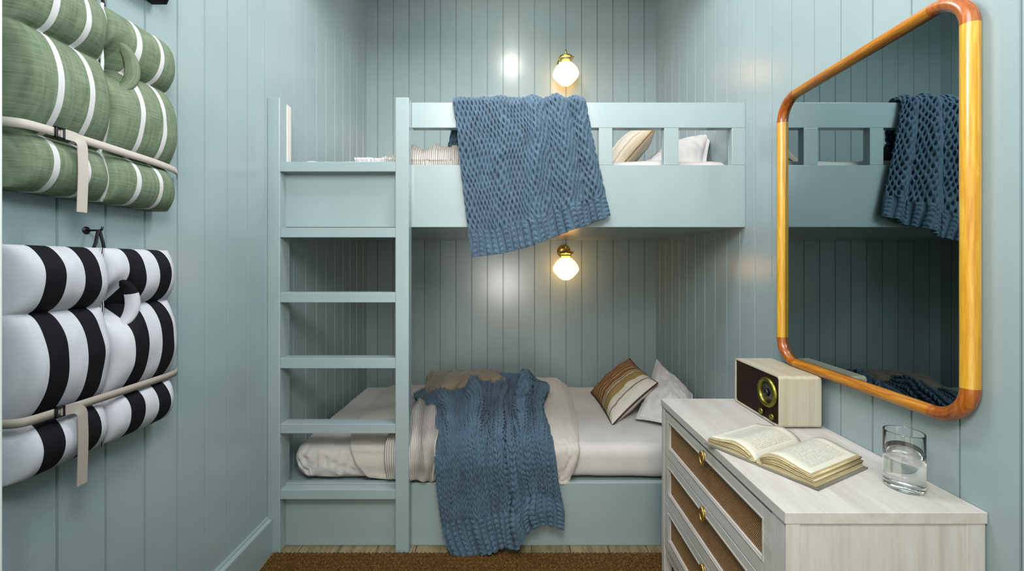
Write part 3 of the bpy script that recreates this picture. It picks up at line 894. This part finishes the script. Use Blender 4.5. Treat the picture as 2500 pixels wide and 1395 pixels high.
for p in fr.data.polygons:
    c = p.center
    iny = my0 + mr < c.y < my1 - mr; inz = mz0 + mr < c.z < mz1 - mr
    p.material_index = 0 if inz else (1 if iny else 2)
bm = bmesh.new()
vs = []
for seg in rrect(my0+0.006, my1-0.006, mz0+0.006, mz1-0.006, mr-0.006, XR - 0.018, 14):
    vs += [bm.verts.new(p) for p in seg]
f = bm.faces.new(vs)
ex = bmesh.ops.extrude_face_region(bm, geom=[f])
for q in ex['geom']:
    if isinstance(q, bmesh.types.BMVert): q.co.x += 0.004
bmesh.ops.recalc_face_normals(bm, faces=bm.faces)
from_bm('mirror_glass', bm, MIRROR, mir)
box('backing_board', XR - 0.0135, XR - 0.001, my0+0.03, my1-0.03, mz0+0.03, mz1-0.03, NT('backing', srgb(60,50,40), 0.8).m, mir, 0.001)

# ------------------------------------------------------------------ dresser
DX0, DX1 = 0.567, XR - 0.001
DY0, DY1 = 0.985*S, 1.821*S
DZ = 0.688
dr = thing('dresser', 'whitewashed wood dresser with rattan drawer fronts below the mirror', 'dresser', ((DX0+DX1)/2, (DY0+DY1)/2, 0))
box('dresser_top', DX0, DX1, DY0, DY1, DZ-0.024, DZ, [WOOD_Y], dr, 0.0012)
sx = DX0 + 0.003
box('near_side_panel', sx + 0.02, DX1 - 0.042, DY0 + 0.004, DY0 + 0.022, 0.10, DZ-0.024, WOOD_Z, dr, 0.0008)
box('far_side_panel', sx + 0.02, DX1 - 0.03, DY1 - 0.022, DY1 - 0.004, 0.10, DZ-0.024, WOOD_Z, dr, 0.0008)
box('back_panel', DX1 - 0.012, DX1 - 0.002, DY0 + 0.03, DY1 - 0.03, 0.10, DZ-0.024, WOOD_Z, dr, 0.0008)
# corner stiles reaching the floor as legs
for (a, b, c_, d_) in ((sx, sx+0.030, DY0+0.0015, 1.043*S), (sx, sx+0.030, 1.79*S, DY1-0.0015), (DX1-0.042, DX1-0.002, DY0+0.0025, DY0+0.04), (DX1-0.042, DX1-0.002, DY1-0.04, DY1-0.0025)):
    box('leg', a, b, c_, d_, 0.0125, DZ-0.0245, WOOD_Z, dr, 0.0015)
box('top_rail', sx + 0.006, sx + 0.02, 1.043*S, 1.79*S, 0.655, DZ-0.0245, WOOD_Y, dr, 0.0008)
box('bottom_rail', sx + 0.006, sx + 0.024, 1.043*S, 1.79*S, 0.105, 0.141, WOOD_Y, dr, 0.0008)
dy0, dy1 = 1.045*S, 1.787*S
oy0, oy1 = 1.084*S, 1.742*S
def plate_with_hole(bm, x0, x1, Y0, Y1, Z0, Z1, y0, y1, z0, z1, bev):
    """frame of four mitred members around an opening"""
    for (a, b, c_, d_) in ((Y0, y0, Z0, Z1), (y1, Y1, Z0, Z1), (y0, y1, Z0, z0), (y0, y1, z1, Z1)):
        bm_box(bm, x0, x1, a, b, c_, d_, bev, 1)
for k, (z0_, z1_) in enumerate(((0.4865, 0.6535), (0.3145, 0.4835), (0.1445, 0.3115))):
    oz0, oz1 = z0_ + 0.043, z1_ - 0.032
    bm = bmesh.new()
    plate_with_hole(bm, sx + 0.001, sx + 0.019, dy0, dy1, z0_, z1_, oy0, oy1, oz0, oz1, 0.0010)
    # drawer box behind the front
    bm_box(bm, sx + 0.0195, DX1 - 0.05, dy0 + 0.02, dy1 - 0.02, z0_ + 0.01, z1_ - 0.02)
    # raised bead round the opening
    plate_with_hole(bm, sx - 0.0003, sx + 0.004, oy0-0.006, oy1+0.006, oz0-0.006, oz1+0.006, oy0, oy1, oz0, oz1, 0.0008)
    dw = from_bm('drawer', bm, WOOD_Y, dr)
    box('rattan_panel', sx + 0.011, sx + 0.0135, oy0 - 0.002, oy1 + 0.002, oz0 - 0.002, oz1 + 0.002, RATTAN, dw, 0)
    # ring pull: oval back plate with a hanging ring
    hy, hz = (dy0+dy1)/2, oz1 + 0.004
    a_ = np.linspace(0, 2*PI, 37)[:-1]
    hx = sx - 0.006
    hd = sweep('handle', [(hx, hy + 0.0125*math.cos(t), hz + 0.019*math.sin(t)) for t in a_], BRASS_D, dw, 0.0032, 0.0032, 12, closed=True, up=(1, 0, 0))
    m2_ = bmesh.new(); m2_.from_mesh(hd.data)
    segs = 24
    ring = [m2_.verts.new((sx - 0.0015, hy + 0.0100*math.cos(2*PI*i/segs), hz + 0.0160*math.sin(2*PI*i/segs))) for i in range(segs)]
    ctr = m2_.verts.new((sx - 0.006, hy, hz))
    base_ = [m2_.verts.new((sx + 0.001, hy + 0.0110*math.cos(2*PI*i/segs), hz + 0.0170*math.sin(2*PI*i/segs))) for i in range(segs)]
    for i in range(segs):
        j = (i+1) % segs
        m2_.faces.new((ring[i], ring[j], ctr)); m2_.faces.new((base_[i], base_[j], ring[j], ring[i]))
    bm_box(m2_, hx - 0.003, sx + 0.002, hy - 0.003, hy + 0.003, hz + 0.014, hz + 0.022, 0.001, 1)
    bmesh.ops.recalc_face_normals(m2_, faces=m2_.faces)
    m2_.to_mesh(hd.data); m2_.free()
    hd.data.polygons.foreach_set('use_smooth', [True]*len(hd.data.polygons))

# ------------------------------------------------------------------ radio
rx0, rx1, ry0, ry1, rz0, rz1 = 0.836, 0.971, 1.4835*S, 1.784*S, DZ + 0.002, 0.854
rd = thing('radio', 'cream wooden table radio with dark front and brass dial on the dresser', 'radio', ((rx0+rx1)/2, (ry0+ry1)/2, DZ))
def rr_prism(x0, x1, y0, y1, z0, z1, r, name, mat, parent, inner=None, n=8, bev=0.0):
    """rounded rectangle (in y-z) extruded along x; inner=(t, depth) sinks the front face"""
    def ring(ins, x, r_):
        pts = []
        for (cy_, cz_, s) in ((y1-ins-r_, z1-ins-r_, 0), (y0+ins+r_, z1-ins-r_, PI/2), (y0+ins+r_, z0+ins+r_, PI), (y1-ins-r_, z0+ins+r_, 3*PI/2)):
            pts += [(x, cy_+r_*math.cos(s+PI/2*k/n), cz_+r_*math.sin(s+PI/2*k/n)) for k in range(n+1)]
        return pts
    rings = [ring(0.001, x0, r), ring(0, x0+0.0015, r), ring(0, x1-0.004, r), ring(0.0015, x1-0.001, r), ring(0.004, x1, r)]
    if inner: rings = [ring(inner[0], x0+inner[1], r-inner[0]*0.6), ring(inner[0], x0+0.0005, r-inner[0]*0.6), ring(inner[0]-0.001, x0, r)] + rings
    bm = bmesh.new(); vv_ = [[bm.verts.new(p) for p in q] for q in rings]
    for a_, b_ in zip(vv_[:-1], vv_[1:]):
        for i in range(len(a_)):
            j = (i+1) % len(a_); bm.faces.new((a_[i], a_[j], b_[j], b_[i]))
    bm.faces.new(vv_[0][::-1]); bm.faces.new(vv_[-1])
    bmesh.ops.recalc_face_normals(bm, faces=bm.faces)
    return from_bm(name, bm, mat, parent)
cab = rr_prism(rx0, rx1, ry0, ry1, rz0, rz1, 0.011, 'cabinet', [RADIO, RADIO_TOP], rd, inner=(0.0065, 0.008))
for p in cab.data.polygons:
    if abs(p.normal.z) > 0.7: p.material_index = 1
rr_prism(rx0+0.003, rx0+0.0085, ry0+0.007, ry1-0.007, rz0+0.007, rz1-0.007, 0.0065, 'front_panel', DARKRED, rd)['label'] = 'dark brown cloth front panel'
dyc, dzc = 1.553*S, 0.786
lathe('dial_ring', [(.034, .0), (.0355, .009), (.040, .013), (.046, .011), (.0495, .005), (.0495, -.001), (.034, -.001)], (rx0 + 0.003, dyc, dzc), OLIVE, rd, 64, 'x')['label'] = 'brass dial ring'
dial = lathe('dial_face', [(.0001, .002), (.036, .002), (.036, -.001)], (rx0 + 0.003, dyc, dzc), DIAL, rd, 48, 'x')
lathe('tuning_knob', [(.0001, .014), (.010, .014), (.0125, .011), (.013, .001), (.0001, .001)], (rx0 + 0.003, dyc, dzc), BLACK, rd, 32, 'x')
for yy, zz in ((1.588*S, 0.7135), (1.522*S, 0.7145)):
    lathe('knob', [(.0001, .011), (.008, .011), (.0098, .008), (.0102, -.001), (.0001, -.001)], (rx0 + 0.003, yy, zz), OLIVE, rd, 28, 'x')
for yy in (ry0+.03, ry1-.03):
    for xx in (rx0+.02, rx1-.02):
        lathe('foot', [(.006, .003), (.006, 0), (.0001, 0)], (xx, yy, DZ), BLACK, rd, 12)

# ------------------------------------------------------------------ glass of water
gx, gy = 0.909, 1.098*S
def lathe_bm(prof, c, n=72):
    bm = bmesh.new(); rings = []
    for r, h in prof:
        if r < 1e-4: rings.append([bm.verts.new((c[0], c[1], c[2]+h))])
        else: rings.append([bm.verts.new((c[0]+r*math.cos(2*PI*i/n), c[1]+r*math.sin(2*PI*i/n), c[2]+h)) for i in range(n)])
    for a_, b_ in zip(rings[:-1], rings[1:]):
        for i in range(n):
            j = (i+1) % n
            if len(a_) == 1: bm.faces.new((a_[0], b_[j], b_[i]))
            elif len(b_) == 1: bm.faces.new((a_[i], a_[j], b_[0]))
            else: bm.faces.new((a_[i], a_[j], b_[j], b_[i]))
    bmesh.ops.recalc_face_normals(bm, faces=bm.faces)
    return bm
R = 0.0375
bm = lathe_bm([(0, 0.0005), (R-.004, 0.0005), (R-.0012, .0018), (R, .0045), (R, .06), (R, .1290), (R-.0004, .1302), (R-.0010, .1306), (R-.0016, .1302), (R-.0017, .1290), (R-.0018, .09), (R-.0022, .06), (R-.0026, .020), (R-.006, .0145), (R-.014, .0125), (0, .012)], (gx, gy, DZ))
o = from_bm('drinking_glass', bm, GLASS, None, True)
tag(o, 'clear drinking glass half full of water at the near end of the dresser', 'glass')
wr_ = R - .0018
bm = lathe_bm([(0, .0117), (R-.0144, .0122), (R-.0062, .0142), (wr_-.0005, .0198), (wr_, .06), (wr_+.0001, .0882), (wr_-.0018, .0868), (wr_-.005, .0862), (0, .0862)], (gx, gy, DZ))
o = from_bm('drinking_water', bm, WATER, None, True)
tag(o, 'clear water inside the drinking glass', 'water', kind='stuff')

# ------------------------------------------------------------------ open book
bk_ = thing('open_book', 'open book with yellowed pages lying on the dresser', 'book', (0.72, 1.08, DZ))
e1_ = np.array([0.5075, -0.8617, 0]); e2_ = np.array([0.8905, 0.4550, 0])
e1_ = e1_/np.linalg.norm(e1_); e2_ = e2_/np.linalg.norm(e2_)
org = np.array([0.627, 1.074, DZ])         # near end of the spine
L = 0.216
def bp(w, l, h): return org + e1_*w + e2_*l + np.array([0, 0, h])
def page_h(w, H, W):
    t = abs(w)/W
    return 0.006 + H*(1-math.exp(-t*9)) * (1 - 0.20*t*t) + 0.010*math.exp(-((t-0.42)/0.26)**2)*(1-math.exp(-t*9))
def block(sign, H, W, name):
    nw, nl = 48, 12
    bm = bmesh.new(); uvl = bm.loops.layers.uv.new('UVMap')
    ws = np.linspace(0.0015, W, nw)
    topv = [[bm.verts.new(bp(sign*w, -0.0 + L*l/nl + 0.0012*math.sin(w*90), page_h(w, H, W))) for l in range(nl+1)] for w in ws]
    botv = [[bm.verts.new(bp(sign*(w + (0.010 if i == nw-1 else 0)), L*l/nl, 0.0045)) for l in (0, nl)] for i, w in enumerate(ws)]
    for i in range(nw-1):
        for l in range(nl):
            f_ = bm.faces.new((topv[i][l], topv[i][l+1], topv[i+1][l+1], topv[i+1][l])); f_.material_index = 0; f_.smooth = True
            for lp, (a_, b_) in zip(f_.loops, ((i, l), (i, l+1), (i+1, l+1), (i+1, l))):
                uu2 = b_/nl; lp[uvl].uv = (1-uu2 if sign > 0 else uu2, a_/(nw-1))
        f_ = bm.faces.new((topv[i][0], topv[i+1][0], botv[i+1][0], botv[i][0])); f_.material_index = 1
        f_ = bm.faces.new((topv[i][nl], topv[i+1][nl], botv[i+1][1], botv[i][1])); f_.material_index = 1
        f_ = bm.faces.new((botv[i][0], botv[i+1][0], botv[i+1][1], botv[i][1])); f_.material_index = 1
    f_ = bm.faces.new([topv[-1][l] for l in range(nl+1)] + [botv[-1][1], botv[-1][0]]); f_.material_index = 1
    f_ = bm.faces.new([topv[0][l] for l in range(nl+1)] + [botv[0][1], botv[0][0]]); f_.material_index = 1
    bmesh.ops.recalc_face_normals(bm, faces=bm.faces)
    return from_bm(name, bm, [PAGE, EDGES], bk_)
WL, WR_ = 0.126, 0.128
block(-1, 0.026, WL, 'page_block'); block(1, 0.033, WR_, 'page_block')
# loose leaves fanning out of each half
for sign, H, W, kk in ((-1, 0.026, WL, 5), (1, 0.033, WR_, 6)):
    for q in range(kk):
        f_ = 0.30 + 0.62*q/kk
        nw = 24
        A = np.zeros((nw, 2, 3))
        for i, w in enumerate(np.linspace(0.010, W + 0.0012 + 0.002*((q*7) % 3), nw)):
            h_ = 0.0045 + (page_h(min(w, W), H, W)-0.0045)*f_
            off_ = 0.0018 + 0.0012*((q*5) % 3)
            A[i, 0] = bp(sign*(w + 0.010*(1-f_)), -off_, h_); A[i, 1] = bp(sign*(w + 0.010*(1-f_)), L + off_, h_)
        sheet('leaf', A if sign > 0 else A[:, ::-1], EDGES, bk_, 0.0006)
# cover boards and spine
bm = bmesh.new()
def slab(pts, h0, h1):
    lo = [bm.verts.new(bp(w, l, h0)) for w, l in pts]; hi = [bm.verts.new(bp(w, l, h1)) for w, l in pts]
    bm.faces.new(lo[::-1]); bm.faces.new(hi)
    for i in range(len(pts)):
        j = (i+1) % len(pts); bm.faces.new((lo[i], lo[j], hi[j], hi[i]))
slab([(-WL-0.016, -0.006), (-0.008, -0.006), (-0.008, L+0.006), (-WL-0.016, L+0.006)], 0.0006, 0.0042)
slab([(0.008, -0.006), (WR_+0.017, -0.006), (WR_+0.017, L+0.006), (0.008, L+0.006)], 0.0006, 0.0042)
slab([(-0.0085, -0.005), (0.0085, -0.005), (0.0085, L+0.005), (-0.0085, L+0.005)], 0.0003, 0.0024)
bmesh.ops.recalc_face_normals(bm, faces=bm.faces)
from_bm('cover', bm, COVER, bk_)['label'] = 'grey-green cloth cover'

# ------------------------------------------------------------------ strapped bundles on the left wall
BX = -0.985
def bundle(dz, mat, label, strap_mat, tailz, hook_z, amp=0.050, show_hook=True):
    zb, ztop = 0.775 + dz, 1.247 + dz
    cre = [zb, 0.893 + dz, 1.108 + dz, ztop]
    y0, y1 = 0.905*S, 1.340*S; ym = 1.119*S
    root = thing('folded_blanket', label, 'blanket roll', (XL, (y0+y1)/2, (zb+ztop)/2), 'strapped blanket rolls hung on the left wall')
    nz, ny = 200, 180
    zz = np.linspace(zb, ztop, nz)
    def bulge(zv):
        out = np.zeros_like(zv)
        for a_, b_ in zip(cre[:-1], cre[1:]):
            t = np.clip((zv-a_)/(b_-a_), 0, 1); k = (zv >= a_) & (zv <= b_)
            s_ = (b_-a_)/0.215
            out[k] = (np.sqrt(np.clip(4*t*(1-t), 0, 1))**1.25 * min(1, 0.55+0.45*s_))[k]
        return out
    bz = bulge(zz)
    yn = np.concatenate([np.linspace(y0, ym, ny//2), np.linspace(ym, y1, ny//2)])
    tt = np.concatenate([np.linspace(0, 1, ny//2), np.linspace(0, 1, ny//2)])
    edge = np.clip(1 - np.abs(2*tt-1)**7, 0, 1)**0.6
    endc = np.ones(ny); half = np.concatenate([np.zeros(ny//2), np.ones(ny//2)])
    far = np.where((half == 1), np.clip((1-tt)/0.20, 0, 1), 1); far = np.sqrt(np.clip(1-(1-far)**2, 0, 1))*0.35+0.65
    near = np.where((half == 0), np.clip(tt/0.16, 0, 1), 1); near = np.sqrt(np.clip(1-(1-near)**2, 0, 1))
    X = BX + amp*np.outer(bz, edge*far*near) - 0.0
    X -= 0.030*(1-near)[None, :]
    X += 0.003*fnoise((nz, ny), 8, 10, int(dz*10)+5)
    A = np.stack([X, np.broadcast_to(yn, (nz, ny)), np.broadcast_to(zz[:, None], (nz, ny))], -1)
    # pinches where the crease meets the seam and near end: draw the cloth in
    Y, Z = A[..., 1], A[..., 2]
    g = np.exp(-((Y-(ym+0.026))/0.026)**2 - ((Z-(1.115+dz))/0.050)**2)
    A[..., 0] -= 0.058*g*(Y > ym - 0.001)
    A[..., 0] = np.maximum(A[..., 0], XL + 0.006)
    g2 = np.exp(-((Y-(y0+0.004))/0.022)**2 - ((Z-(0.893+dz))/0.05)**2)
    A[..., 0] -= 0.035*g2
    # wavy outline of the free end
    wv = 0.006*np.interp(zz, cre, [0, -1, -1, 0]) + 0.007*bz
    A[..., 1] += (wv[:, None])*np.clip((Y-ym)/(y1-ym), 0, 1)**3
    Bk = A.copy(); Bk[..., 0] = XL + 0.002
    V = np.concatenate([A.reshape(-1, 3), Bk.reshape(-1, 3)]); off_ = nz*ny
    u_, v_ = np.meshgrid((half + tt*0.999)/2, np.linspace(0, 1, nz)); UV = np.stack([u_, v_], -1).reshape(-1, 2)
    Q = grid_arrays(A, True); Q2 = grid_arrays(A) + off_
    idx = np.arange(nz*ny).reshape(nz, ny); rim = []
    for arr in (idx[0, :], idx[-1, ::-1], idx[::-1, 0], idx[:, -1]):
        for i in range(len(arr)-1): rim.append((arr[i], arr[i+1], arr[i+1]+off_, arr[i]+off_))
    me = raw_mesh('roll', V, np.concatenate([Q, Q2, np.array(rim)]), np.concatenate([UV, UV]))
    bm = bmesh.new(); bm.from_mesh(me); bmesh.ops.recalc_face_normals(bm, faces=bm.faces); bm.to_mesh(me); bm.free()
    roll = link('roll', me, mat, root, True)
    # seam cord between the halves
    sweep('seam', [(BX + 0.004 + 0.003*math.sin(q), ym, zb + (ztop-zb)*q/20) for q in range(21)], mat if mat is ZEBRA else WHITEP, root, 0.0035, 0.0035, 8, up=(1, 0, 0))
    # turned-out fold of cloth beside the seam: a curled lip round a hollow
    zc = 1.112 + dz
    t = np.linspace(-PI/2, PI/2, 60); s_ = np.linspace(0, 1, 28)
    F_ = np.zeros((60, 28, 3))
    for i, a_ in enumerate(t):
        for j, b_ in enumerate(s_):
            ang = PI*1.15*b_ - 0.25
            rr_ = 0.014*(0.35 + 0.65*math.cos(a_)**0.7)
            ry_ = 0.056*math.cos(a_)**0.8; rz_ = 0.066*math.sin(a_)
            dirx, diry, dirz = 1.0, math.cos(a_)*0.9, math.sin(a_)*0.6
            F_[i, j] = (BX + 0.020*math.cos(a_) + rr_*math.sin(ang)*1.35, ym + 0.004 + ry_ + rr_*math.cos(ang)*diry, zc + rz_ + rr_*math.cos(ang)*dirz)
    F_[..., 0] += 0.0012*fnoise((60, 28), 9, 7, 8)
    fl = sheet('turned_fold', F_, mat, root, 0.0015)
    for q in fl.data.uv_layers[0].data: q.uv = (0.05 + 0.085*q.uv[1], 0.4 + 0.2*q.uv[0])
    # strap round the lower crease with buckle and hanging tail
    xs_ = -0.950; zs = 0.900 + dz
    tail_y = 1.022*S
    pth = [(-1.022, 0.900*S, zs), (-0.990, 0.902*S, zs+.001), (-0.965, 0.908*S, zs), (xs_-0.002, 0.925*S, zs), (xs_, 0.98*S, zs), (xs_, 1.06*S, zs), (xs_-0.003, 1.15*S, zs-.001), (xs_-0.008, 1.25*S, zs-.002), (-0.968, 1.33*S, zs-.004), (-0.985, 1.375*S, zs-.006), (-1.020, 1.425*S, zs-.008)]
    sweep('strap', cr(pth, 60), strap_mat, root, 0.0009, 0.0090, up=(0, 0, 1), square=True)
    tl = [(xs_+.003, 0.985*S, zs), (xs_+.006, 1.000*S, zs), (xs_+.010, 1.014*S, zs-.003), (xs_+.013, 1.022*S, zs-.014), (xs_+.014, 1.023*S, zs-.034), (xs_+.015, 1.023*S, zs-.08), (xs_+.012, 1.023*S, tailz)]
    pc = cr(tl, 40)
    # tail: flat ribbon lying in the wall plane, turning from along the wall to straight down
    tn = np.gradient(pc, axis=0); tn /= np.linalg.norm(tn, axis=1, keepdims=True)
    sd = np.cross(tn, (1, 0, 0)); sd /= np.linalg.norm(sd, axis=1, keepdims=True)
    T_ = np.stack([pc - sd*0.0105, pc + sd*0.0105], 1)
    st_ = sheet('strap_tail', T_, strap_mat, root, 0.0016)
    st_.data.polygons.foreach_set('use_smooth', [False]*len(st_.data.polygons))
    # square buckle
    by, bz_ = 0.982*S, zs
    bm = bmesh.new()
    w_, h_ = 0.0085, 0.0115
    for (a_, b_, c_, d_) in ((by-w_, by-w_+.0032, bz_-h_, bz_+h_), (by+w_-.0032, by+w_, bz_-h_, bz_+h_), (by-w_, by+w_, bz_-h_, bz_-h_+.0028), (by-w_, by+w_, bz_+h_-.0028, bz_+h_)):
        bm_box(bm, xs_-0.002, xs_+0.0062, a_, b_, c_, d_, 0.0006, 1)
    from_bm('buckle', bm, BLACK, root)
    # hanging loop
    hp = (-0.997, 1.133*S, 1.286 + dz)
    for dy_ in (-0.013, 0.016):
        sweep('loop', [(BX-.004, 1.119*S + dy_, ztop - 0.008), (BX-.006, 1.125*S + dy_*.6, ztop + 0.012), (hp[0], hp[1]-0.002+dy_*.1, hp[2]+0.004)], BLACKS, root, 0.0012, 0.0035, 4, up=(1, 0, 0), square=True)
    # wall hook (stays on the wall)
    hk = thing('wall_hook', HOOKL[dz], 'hook', (XL, hp[1], hp[2]), 'black hooks on the left wall')
    sweep('peg', [(XL, hp[1], hp[2]+.0035), (hp[0]-.004, hp[1], hp[2]+.0035), (hp[0]+.005, hp[1], hp[2]+.0045), (hp[0]+.007, hp[1], hp[2]+.012)], BLACK, hk, 0.0024, 0.0024, 10, up=(0, 1, 0))
    lathe('hook_plate', [(.0001, -.002), (.009, -.002), (.009, -.0005), (.0001, -.0005)], (XL, hp[1], hp[2]+.0035), BLACK, hk, 20, 'x')
    return root
HOOKL = {0.0: 'black wall hook holding the black and white roll', 0.582: 'black wall hook holding the sage green roll', 1.172: 'black wall hook near the ceiling above the green roll'}
bundle(0.0, ZEBRA, 'white blanket roll with wide black stripes and taupe strap, lower left wall', STRAP_D, 0.7296, 1.284)
bundle(0.582, GREEN, 'sage green blanket roll with thin white stripes and beige strap', STRAP, 1.321, 1.866)
bundle(1.172, ZEBRA3, 'black and white blanket roll above the green one, only its bottom tip in view', STRAP_D, 1.90, 2.44)

# ------------------------------------------------------------------ rug
n, m = 110, 620
xs_ = np.linspace(-0.994, 0.98, m); ys_ = np.linspace(1.952*S, 1.50, n)
X, Y = np.meshgrid(xs_, ys_)
rowi = np.floor((Y-1.5)/0.022)
h = 0.0105 + 0.0025*np.abs(np.sin(PI*(Y-1.5)/0.022)) + 0.0022*np.sin(2*PI*X/0.018 + rowi*PI + 4*(Y-1.5)/0.022) + 0.0012*fnoise((n, m), 300, 50, 2)
h[0] = 0.004
A = np.stack([X, Y, h], -1)
me_o = sheet('rug', A[:, ::-1], RUG, None, 0.0)
bm = bmesh.new(); bm.from_mesh(me_o.data)
bm_box(bm, -0.994, 0.98, -0.9, 1.501, 0.0005, 0.0115, 0.003, 2)
bm_box(bm, -0.994, 0.98, 1.4, 1.952*S, 0.0005, 0.0065, 0.002, 2)
bm.to_mesh(me_o.data); bm.free()
tag(me_o, 'brown woven jute rug on the floor in front of the bunk', 'rug')

# ------------------------------------------------------------------ lights
def light(name, typ, loc, power, col, size=0.1, rot=(0,0,0), size_y=None):
    ld = bpy.data.lights.new(name, typ); ld.energy = power; ld.color = col
    if typ == 'AREA':
        ld.size = size
        if size_y: ld.shape = 'RECTANGLE'; ld.size_y = size_y
    else: ld.shadow_soft_size = size
    o = bpy.data.objects.new(name, ld); COL.objects.link(o); o.location = loc; o.rotation_euler = rot
    return o
light('nook_ceiling_lamp', 'POINT', (-0.026, 2.05, 2.998), 13.5, (1.0, 0.9, 0.82), 0.06)
light('ceiling_lamp', 'POINT', (0.0, 1.3, 2.7), 60, (1.0, 0.95, 0.98), 0.2)
light('front_fill', 'AREA', (0.0, -0.25, 2.62), 34, (1.0, 0.93, 0.92), 1.3, (math.radians(72), 0, 0), 0.8)  # added soft fill from high up front, not a window
light('camera_fill', 'POINT', (0.0, 0.15, 1.95), 46, (0.93, 1.0, 1.0), 0.2)  # added fill above the camera to brighten the near walls, no fixture
fl_ = light('flash', 'SPOT', (-0.155, -0.5, 0.93), 75, (1.0, 0.97, 0.95), 0.22, (math.radians(91.5), 0, math.radians(-1.5)))
fl_.data.spot_size = math.radians(26); fl_.data.spot_blend = 1.0

w = bpy.data.worlds.new('world'); scn.world = w; w.use_nodes = True
bgn = w.node_tree.nodes['Background']
bgn.inputs['Color'].default_value = (1.0, 0.93, 0.78, 1); bgn.inputs['Strength'].default_value = 2.4

# ------------------------------------------------------------------ camera
cam = bpy.data.cameras.new('camera'); co = bpy.data.objects.new('camera', cam); COL.objects.link(co)
co.location = (0, 0, ZC); co.rotation_euler = (math.radians(90), 0, 0)
cam.sensor_width = 36; cam.lens = 1010.0/2500*36
cam.shift_x = -5/2500; cam.shift_y = -52.5/2500
cam.clip_start = 0.02
scn.camera = co
scn.view_settings.view_transform = 'Standard'; scn.view_settings.look = 'None'
scn.view_settings.gamma = 1; scn.view_settings.exposure = 0.07
scn.cycles.max_bounces = 18; scn.cycles.transmission_bounces = 18; scn.cycles.diffuse_bounces = 5
scn.cycles.caustics_reflective = False; scn.cycles.caustics_refractive = True
scn.cycles.sample_clamp_indirect = 6
